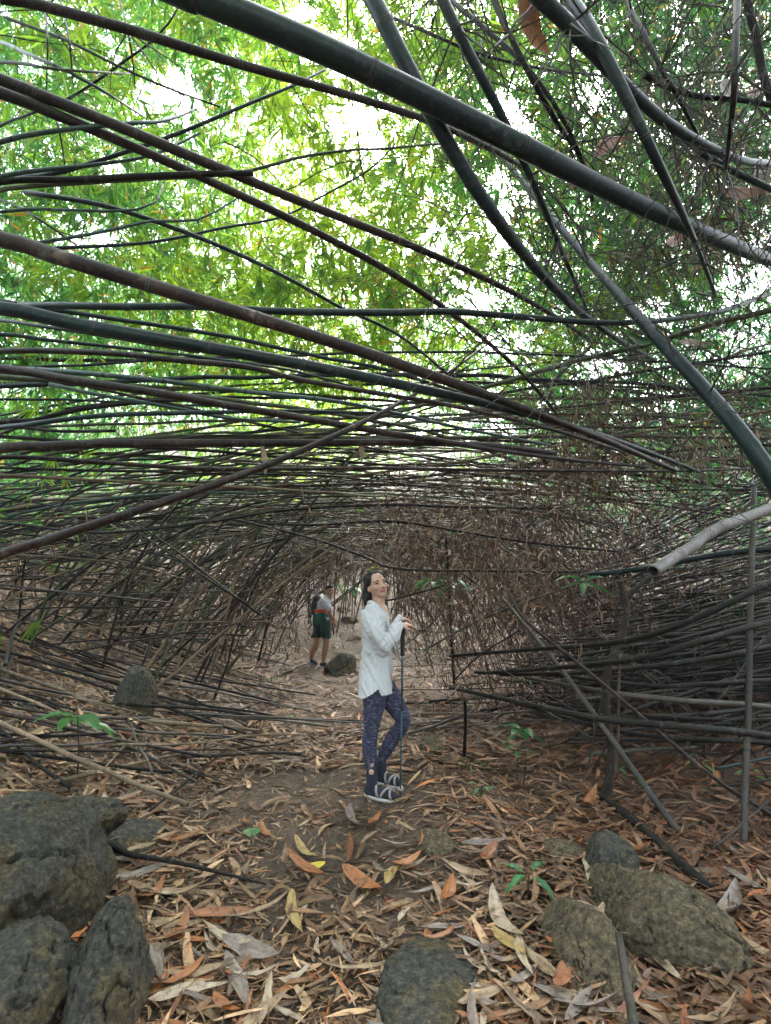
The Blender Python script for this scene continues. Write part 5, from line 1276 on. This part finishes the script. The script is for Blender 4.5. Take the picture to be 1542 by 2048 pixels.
def build_woman():
    Y = 4.40
    def w(px, py, dy=0.0): return on_plane(px, py, Y + dy)
    gz = float(terrain(w(760, 1590)[0], Y))
    root = empty('person', (float(w(755, 1590)[0]), Y, gz))
    tag(root, 'woman in a loose white shirt and blue patterned leggings leaning on a walking pole', 'person')
    base = np.array(root.location)
    def L(q): return np.array(q) - base
    W = lambda px, py, dy=0.0: L(w(px, py, dy))
    sole = 0.0
    # --- skin
    B = Prims()
    hc = W(754, 1171); f, r, u = head_frame((0.40, -0.90, 0.20), (-0.27, 0.05, 1.0))
    p = add_head(B, hc, f, r, u, 1.02)
    B.chain([hc - u * 0.05 - f * 0.012, W(757, 1203, 0.0), W(755, 1222, 0.01)], [0.052, 0.050, 0.058])
    B.chain([W(752, 1240, 0), W(752, 1280, 0), W(753, 1330, 0), W(755, 1365, 0)], [0.11, 0.105, 0.11, 0.125])
    B.chain([W(757, 1215, -0.01), W(760, 1232, -0.03), W(757, 1250, 0)], [0.055, 0.085, 0.10])
    # near arm
    ela, wra = W(768, 1288, -0.17), W(797, 1252, -0.12)
    B.chain([W(748, 1234, -0.12), W(755, 1258, -0.17), ela], [0.040, 0.038, 0.034]); B.chain([ela, (ela + wra) / 2, wra], [0.037, 0.031, 0.024])
    elb, wrb = W(780, 1285, 0.17), W(798, 1244, 0.02)
    B.chain([W(760, 1228, 0.15), W(770, 1258, 0.18), elb], [0.050, 0.043, 0.036]); B.chain([elb, (elb + wrb) / 2, wrb], [0.037, 0.031, 0.024])
    hand(B, wra, (0.75, 0.35, 0.12), (0.1, -0.3, 0.9), 0, 0.95, 1.1, 1)
    hand(B, wrb + np.array([-0.005, 0, 0.03]), (0.85, -0.05, -0.18), (0.2, 0.1, 0.95), 0, 0.95, 1.0, -1)
    # legs
    nl = [W(750, 1372, -0.07), W(748, 1410, -0.075), W(742, 1458, -0.07), W(739, 1492, -0.06), W(742, 1535, -0.06), W(744, 1568, -0.06)]
    nr = [0.098, 0.078, 0.052, 0.052, 0.036, 0.034]
    fl = [W(764, 1372, 0.07), W(789, 1408, 0.06), W(806, 1443, 0.06), W(783, 1480, 0.12), W(763, 1518, 0.17), W(762, 1540, 0.18)]
    fr = [0.095, 0.076, 0.055, 0.052, 0.036, 0.034]
    B.chain(nl, nr); B.chain(fl, fr)
    def foot(B, heel, toe, rr=0.033, ex=0.0):
        heel = np.array(heel); toe = np.array(toe); m = (heel + toe) / 2
        B.chain([heel, m + [0, 0, 0.008], toe], [rr + ex, rr * 1.1 + ex, rr * 0.72 + ex])
    zs = 0.045
    h1 = W(738, 1580, -0.04); h1[2] = zs; t1 = W(789, 1586, -0.14); t1[2] = zs - 0.008
    h2 = W(762, 1556, 0.20); h2[2] = max(h2[2], zs); t2 = W(797, 1560, 0.12); t2[2] = h2[2] - 0.01
    foot(B, h1, t1); foot(B, h2, t2)
    B.fused('body', M_SKIN, root, 0.0055, 5)
    face_parts(root, p, f, r, u, 1.02)
    # --- hair
    Hh = Prims()
    def E(c, ra, rb, rc): Hh.ell(c, [f * ra, r * rb, u * rc])
    E(p(-0.033, 0, 0.043), 0.096, 0.085, 0.088); E(p(-0.01, 0.058, 0.045), 0.050, 0.028, 0.050); E(p(-0.01, -0.058, 0.045), 0.050, 0.028, 0.050); E(p(-0.062, 0, -0.020), 0.066, 0.078, 0.088)
    Hh.chain([W(741, 1172, 0.03), W(737, 1186, 0.03), W(734, 1199, 0.01), W(731, 1211, -0.01)], [0.050, 0.046, 0.036, 0.014])
    Hh.chain([p(0.03, 0.062, 0.055), p(-0.01, 0.078, 0.02), p(-0.05, 0.072, -0.03)], [0.016, 0.018, 0.025])
    Hh.fused('hair', M_HAIR, root, 0.006, 3, disp=lambda co: 0.004 * mnoise.noise(Vector((co.x * 60, co.y * 60, co.z * 12))))
    # --- shirt
    S = Prims()
    def sec(px0, px1, py, depth, dy=0.0, tilt=0):
        a = W(px0, py, dy); b = W(px1, py, dy); c = (a + b) / 2
        return (c, (b - a) / 2 + np.array([0, tilt, 0]), np.array([0, depth, 0]))
    S.loft([sec(744, 768, 1212, 0.055), sec(737, 773, 1220, 0.165), sec(729, 779, 1231, 0.205), sec(724, 782, 1255, 0.19), sec(723, 783, 1285, 0.175), sec(724, 784, 1310, 0.165),
            sec(722, 785, 1335, 0.175), sec(718, 786, 1360, 0.205), sec(714, 787, 1385, 0.22), sec(712, 787, 1402, 0.22)])
    S.chain([W(743, 1227, -0.12), W(752, 1262, -0.19), W(766, 1287, -0.19), W(772, 1292, -0.18)], [0.078, 0.074, 0.066, 0.058])
    S.chain([W(768, 1290, -0.185), W(784, 1276, -0.17), W(793, 1258, -0.14), W(799, 1249, -0.11)], [0.062, 0.062, 0.052, 0.040])
    S.chain([W(748, 1262, -0.17), W(762, 1300, -0.17), W(775, 1302, -0.16)], [0.05, 0.045, 0.035])
    S.chain([W(758, 1232, 0.14), W(768, 1262, 0.19), W(782, 1288, 0.18)], [0.066, 0.066, 0.060])
    S.chain([W(780, 1286, 0.18), W(794, 1262, 0.10), W(797, 1246, 0.04)], [0.060, 0.052, 0.038])
    zb = W(750, 1391)[2]; zf = W(750, 1384)[2]; zside = W(750, 1370)[2]
    xb, xf, xs = W(719, 1391)[0], W(784, 1384)[0], W(757, 1372)[0]
    v0, v1 = Vector(W(763, 1205, -0.10)), Vector(W(771, 1229, -0.12))
    def vneck(co):
        d = v1 - v0; t = (co - v0).dot(d) / d.dot(d)
        if t < -0.4 or t > 0.85: return False
        e = co - (v0 + d * t); return e.length < 0.020 * (1 - max(t, 0)) + 0.002 and co.y < 0.02
    def hem(co):
        if co.x < xs:
            t = (co.x - xb) / (xs - xb); h = zb + (zside - zb) * max(0, t) ** 1.8
        else:
            h = zf + (zside - zf) * max(0, 1 - (co.x - xs) / 0.035) ** 2
        return h
    def folds(co):
        q = Vector((co.x, co.y, co.z))
        a = mnoise.noise(Vector((q.x * 8 + q.z * 5, q.y * 5, q.z * 1.6))) * 0.020
        n2 = mnoise.noise(Vector((q.x * 20 + q.z * 12, q.y * 9, q.z * 3 + 4)))
        b2 = -abs(n2) * 0.022
        n3 = mnoise.noise(Vector((q.x * 30 - q.z * 26, q.y * 12, q.z * 4 + 9)))
        c2 = -abs(n3) * 0.010 * (1 if q.z > ela[2] - 0.12 else 0.4)
        return a + b2 + c2 + 0.004
    S.fused('shirt', M_SHIRT, root, 0.0065, 5, disp=folds, cut=lambda co: co.z < hem(co) or vneck(co))
    Cc = Prims()
    Cc.chain([W(737, 1209, 0.03), W(741, 1206, -0.07), W(754, 1214, -0.115), W(764, 1227, -0.13)], [0.016, 0.021, 0.022, 0.013])
    Cc.chain([W(739, 1209, 0.02), W(750, 1207, 0.075), W(768, 1213, 0.06), W(775, 1228, -0.08)], [0.014, 0.017, 0.017, 0.011])
    Cc.chain([W(771, 1228, -0.135), W(777, 1250, -0.14), W(780, 1262, -0.13)], [0.010, 0.012, 0.012])
    Cc.fused('collar', M_SHIRT, root, 0.005, 2)
    Cf = Prims(); Cf.chain([W(786, 1262, -0.135), W(792, 1246, -0.13), W(799, 1232, -0.12)], [0.020, 0.026, 0.016]); Cf.chain([W(799, 1232, -0.12), W(806, 1240, -0.11)], [0.012, 0.010])
    Cf.fused('cuff', M_SHIRT, root, 0.005, 2)
    # --- leggings
    Lg = Prims(); Lg.chain(nl[:5], [x + 0.006 for x in nr[:5]]); Lg.chain(fl[:5], [x + 0.006 for x in fr[:5]]); Lg.chain([W(752, 1345), W(757, 1368)], [0.11, 0.12])
    Lg.fused('leggings', M_LEGGING, root, 0.0065, 3, disp=lambda co: 0.003 * mnoise.noise(Vector((co.x * 22, co.y * 22, co.z * 34))))
    # oval cut-outs above the ankle, seen as skin coloured patches with a dark band between
    for py in (1526, 1541):
        e = Prims(); c = W(743, py, -0.06) ; e.ell(c + np.array([0, -0.036, 0]), [np.array([0.019, 0, 0]), np.array([0, 0.009, 0]), np.array([0, 0, 0.021])]); obj_np('legging_cutout', np.vstack(e.acc.V), np.vstack(e.acc.F), M_SKIN, root)
    # --- socks, sandals
    for (hl, to, an, an2) in ((h1, t1, nl[4], nl[5]), (h2, t2, fl[4], fl[5])):
        So = Prims(); foot(So, hl, to, 0.033, 0.005); So.chain([an * 0.5 + an2 * 0.5 + [0, 0, 0.02], an2, hl + [0.01, 0, 0.02]], [0.041, 0.042, 0.042])
        So.fused('sock', M_SOCK, root, 0.006, 3)
        d = unit(to - hl); sd = unit(np.cross(d, [0, 0, 1])); n = 20
        Sn = Prims(); zz = hl[2] - 0.036
        Sn.loft([((hl + to) / 2 + np.array([0, 0, zz - ((hl + to) / 2)[2] + dz]), d * (0.5 * np.linalg.norm(to - hl) + 0.040) * k, sd * 0.045 * k) for dz, k in ((-0.012, 0.9), (-0.008, 1), (0.004, 1), (0.009, 0.96))], 28)
        sandal = obj_np('sandal', np.vstack(Sn.acc.V), np.vstack(Sn.acc.F), M_SOLE, root)
        for (ta, tb, hh) in ((0.45, 0.15, 0.054), (0.55, 0.95, 0.046), (0.95, 0.75, 0.044)):
            Q = []
            for k in range(9):
                a = -0.5 + (math.pi + 1.0) * k / 8; t = ta + (tb - ta) * k / 8
                Q.append(hl + (to - hl) * t + sd * 0.0445 * math.cos(a) + np.array([0, 0, 0.006 + (hh - 0.006) * math.sin(a)]))
            St = Prims(); Q = np.array(Q)
            V, Fq, _ = ring_tube(Q, np.full(9, 0.009), 8); obj_np('strap', V, fix_tris(Fq), M_STRAP, sandal)
    # --- pole (a thing of its own)
    pb = w(800.5, 1583, -0.10); gp = float(terrain(pb[0], pb[1])); pb[2] = gp
    pt = w(806, 1248, -0.06)
    pr = empty('walking_pole', pb); tag(pr, 'dark blue trekking pole standing upright under the hands of the woman', 'walking pole')
    a = np.zeros(3); d = pt - pb; Ln = np.linalg.norm(d); d = d / Ln
    def cyl(nm, s0, s1, r0, r1, mt, sides=12, pts=None):
        ss = np.linspace(s0, s1, 4); V, Fq, _ = ring_tube(d * ss[:, None], np.linspace(r0, r1, 4), sides); return obj_np(nm, V, fix_tris(Fq), mt, pr, np.ones((len(V), 3)))
    cyl('lower_shaft', 0.0, Ln * 0.5, 0.005, 0.007, M_POLE); cyl('upper_shaft', Ln * 0.5, Ln - 0.12, 0.0085, 0.0085, M_POLE)
    cyl('lock', Ln * 0.5 - 0.02, Ln * 0.5 + 0.03, 0.011, 0.011, M_GRIP); cyl('basket', 0.05, 0.062, 0.022, 0.026, M_STRAP, 16); cyl('tip', -0.01, 0.04, 0.003, 0.006, M_GREY)
    ss = np.linspace(Ln - 0.24, Ln + 0.02, 14); V, Fq, _ = ring_tube(d * ss[:, None], 0.015 + 0.002 * np.sin(np.arange(14) * 1.6) + np.linspace(0, 0.003, 14), 12); obj_np('grip', V, fix_tris(Fq), M_GRIP, pr)
    q = d * (Ln - 0.06); V, Fq, _ = ring_tube(np.array([q, q + [-0.03, -0.02, -0.04], q + [-0.045, -0.03, -0.14], q + [-0.02, -0.02, -0.22], q + [0.01, 0, -0.1]]), np.full(5, 0.004), 6); obj_np('wrist_strap', V, fix_tris(Fq), M_STRAP, pr)
build_woman()

def build_man():
    Y = 11.6
    def w(px, py, dy=0.0): return on_plane(px, py, Y + dy)
    gz = float(terrain(w(645, 1333)[0], Y))
    root = empty('person', (float(w(645, 1333)[0]), Y, gz)); base = np.array(root.location)
    dz = gz - w(645, 1334)[2]
    tag(root, 'man in dark green shorts with a black running vest looking back over his shoulder', 'person')
    W = lambda px, py, dy=0.0: w(px, py, dy) - base + np.array([0, 0, dz])
    B = Prims(); s = 1.08
    hc = W(660, 1183); f, r, u = head_frame((0.36, -0.93, -0.02), (0.0, -0.02, 1.0)); p = add_head(B, hc, f, r, u, s)
    B.chain([hc - u * 0.05 - f * 0.01, W(654, 1197), W(648, 1204)], [0.058, 0.056, 0.066])
    B.chain([W(645, 1206), W(642, 1218), W(641, 1232), W(643, 1244)], [0.13, 0.125, 0.115, 0.125])
    el, wr = W(659, 1227, -0.20), W(669, 1243, -0.12)
    B.chain([W(651, 1205, -0.17), W(656, 1217, -0.20), el], [0.058, 0.050, 0.042]); B.chain([el, (el + wr) / 2, wr], [0.042, 0.037, 0.027])
    hand(B, wr, (0.4, 0.2, -0.8), (0.9, -0.2, 0.4), 0, 1.05, 0.7)
    el2, wr2 = W(652, 1228, 0.24), W(664, 1243, 0.22)
    B.chain([W(645, 1205, 0.18), W(648, 1217, 0.23), el2], [0.058, 0.050, 0.042]); B.chain([el2, wr2], [0.042, 0.027]); hand(B, wr2, (0.6, 0.1, -0.7), (0.8, 0.2, 0.5), 0, 1.05, 0.7, -1)
    rl = [W(649, 1246, -0.09), W(652, 1270, -0.10), W(652, 1291, -0.10), W(650, 1303, -0.08), W(647, 1320, -0.05), W(646, 1326, -0.05)]
    ll = [W(638, 1246, 0.09), W(635, 1270, 0.10), W(633, 1290, 0.08), W(627, 1302, 0.16), W(623, 1314, 0.24), W(624, 1320, 0.26)]
    rr = [0.105, 0.082, 0.060, 0.062, 0.040, 0.038]
    B.chain(rl, rr); B.chain(ll, rr)
    h1 = W(644, 1329, -0.03); h1[2] = 0.05; t1 = W(657, 1329, -0.12); t1[2] = 0.045
    h2 = W(624, 1322, 0.26); t2 = W(632, 1330, 0.20); t2[2] = 0.04
    for a, b in ((h1, t1), (h2, t2)): B.chain([a, (a + b) / 2, b], [0.038, 0.040, 0.028])
    B.fused('body', M_SKINM, root, 0.008, 4); face_parts(root, p, f, r, u, s)
    Hh = Prims(); Hh.ell(p(-0.028, 0, 0.045), [f * 0.104, r * 0.084, u * 0.080]); Hh.ell(p(-0.05, 0, 0.0), [f * 0.065, r * 0.080, u * 0.07]); Hh.ell(p(0.04, 0, 0.085), [f * 0.045, r * 0.06, u * 0.028])
    Hh.fused('hair', M_HAIR, root, 0.008, 2, disp=lambda co: 0.006 * mnoise.noise(co * 50))
    T = Prims(); T.chain([W(646, 1204), W(643, 1216), W(641, 1230)], [0.145, 0.15, 0.14]); T.chain([W(646, 1203, -0.13), W(646, 1203, 0.13)], [0.08, 0.08])
    T.chain([W(650, 1205, -0.16), W(656, 1216, -0.20)], [0.078, 0.080]); T.chain([W(645, 1205, 0.17), W(648, 1216, 0.22)], [0.078, 0.08])
    T.fused('tshirt', M_TEE, root, 0.009, 4, disp=lambda co: 0.012 * mnoise.noise(Vector((co.x * 12, co.y * 12, co.z * 7))))
    K = Prims(); K.chain([W(641, 1231), W(643, 1246)], [0.15, 0.155]); K.chain([rl[0], rl[1], W(653, 1279, -0.12)], [0.120, 0.108, 0.102]); K.chain([ll[0], ll[1], W(631, 1279, 0.11)], [0.120, 0.108, 0.102])
    zk = W(645, 1277)[2]
    K.fused('shorts', M_SHORTS, root, 0.009, 4, disp=lambda co: 0.014 * mnoise.noise(Vector((co.x * 14, co.y * 14, co.z * 6))), cut=lambda co: co.z < zk)
    Kt = Prims(); Kt.loft([(W(641 + (y - 1228) * 0.1, y), np.array([w_, 0, 0]), np.array([0, w_ * 1.05, 0])) for y, w_ in ((1227, 0.150), (1232, 0.160), (1242, 0.176), (1248, 0.180))]); Kt.fused('shorts_panel', M_SHORTS_TOP, root, 0.008, 3, disp=lambda co: 0.010 * mnoise.noise(Vector((co.x * 14, co.y * 14, co.z * 6))))
    Bd = Prims(); Bd.loft([(W(641, y), np.array([0.158, 0, 0]), np.array([0, 0.165, 0])) for y in (1219, 1220, 1224, 1226)]); Bd.fused('waist_band', M_RED, root, 0.008, 3)
    Pk = Prims(); Pk.chain([W(636, 1199), W(634, 1212), W(633, 1224)], [0.10, 0.125, 0.11]); Pk.chain([W(636, 1200, -0.10), W(640, 1197, -0.12), W(647, 1200, -0.15), W(650, 1208, -0.16)], [0.035, 0.032, 0.03, 0.03]);
    Pk.chain([W(636, 1200, 0.10), W(640, 1197, 0.12), W(648, 1200, 0.13)], [0.035, 0.032, 0.03])
    pk = Pk.fused('running_vest', M_BLACK, root, 0.009, 3)
    for a, b in ((h1, t1), (h2, t2)):
        Sh = Prims(); Sh.chain([a, (a + b) / 2 + [0, 0, 0.004], b], [0.046, 0.048, 0.036]); sh = Sh.fused('shoe', M_BLACK, root, 0.008, 3)
        d = unit(b - a); sd = unit(np.cross(d, [0, 0, 1])); So = Prims(); c = (a + b) / 2 - [0, 0, 0.034]
        So.loft([(c + np.array([0, 0, z]), d * (0.5 * np.linalg.norm(b - a) + 0.055), sd * 0.052) for z in (-0.02, -0.012, 0.0, 0.008)]); obj_np('sole', np.vstack(So.acc.V), np.vstack(So.acc.F), M_SOLEB, sh)
build_man()

# ------------------------------------------------------------------ thin volume added to imitate the soft glare in the canopy
hb = bmesh.new(); bmesh.ops.create_cube(hb, size=1.0)
for v in hb.verts: v.co = Vector((v.co.x * 130, v.co.y * 100 + 32, -6 + (v.co.z + 0.5) * 52))
me = bpy.data.meshes.new('glare_haze'); hb.to_mesh(me); hb.free()
m = bpy.data.materials.new('glare_haze'); m.use_nodes = True; nt = m.node_tree; nt.nodes.clear()
out = nt.nodes.new('ShaderNodeOutputMaterial'); pv = nt.nodes.new('ShaderNodeVolumePrincipled')
pv.inputs['Color'].default_value = (0.86, 0.92, 1.0, 1); pv.inputs['Density'].default_value = 0.0018; pv.inputs['Anisotropy'].default_value = 0.35
nt.links.new(pv.outputs[0], out.inputs['Volume']); me.materials.append(m)
o = link(bpy.data.objects.new('glare_haze', me)); tag(o, kind='stuff')
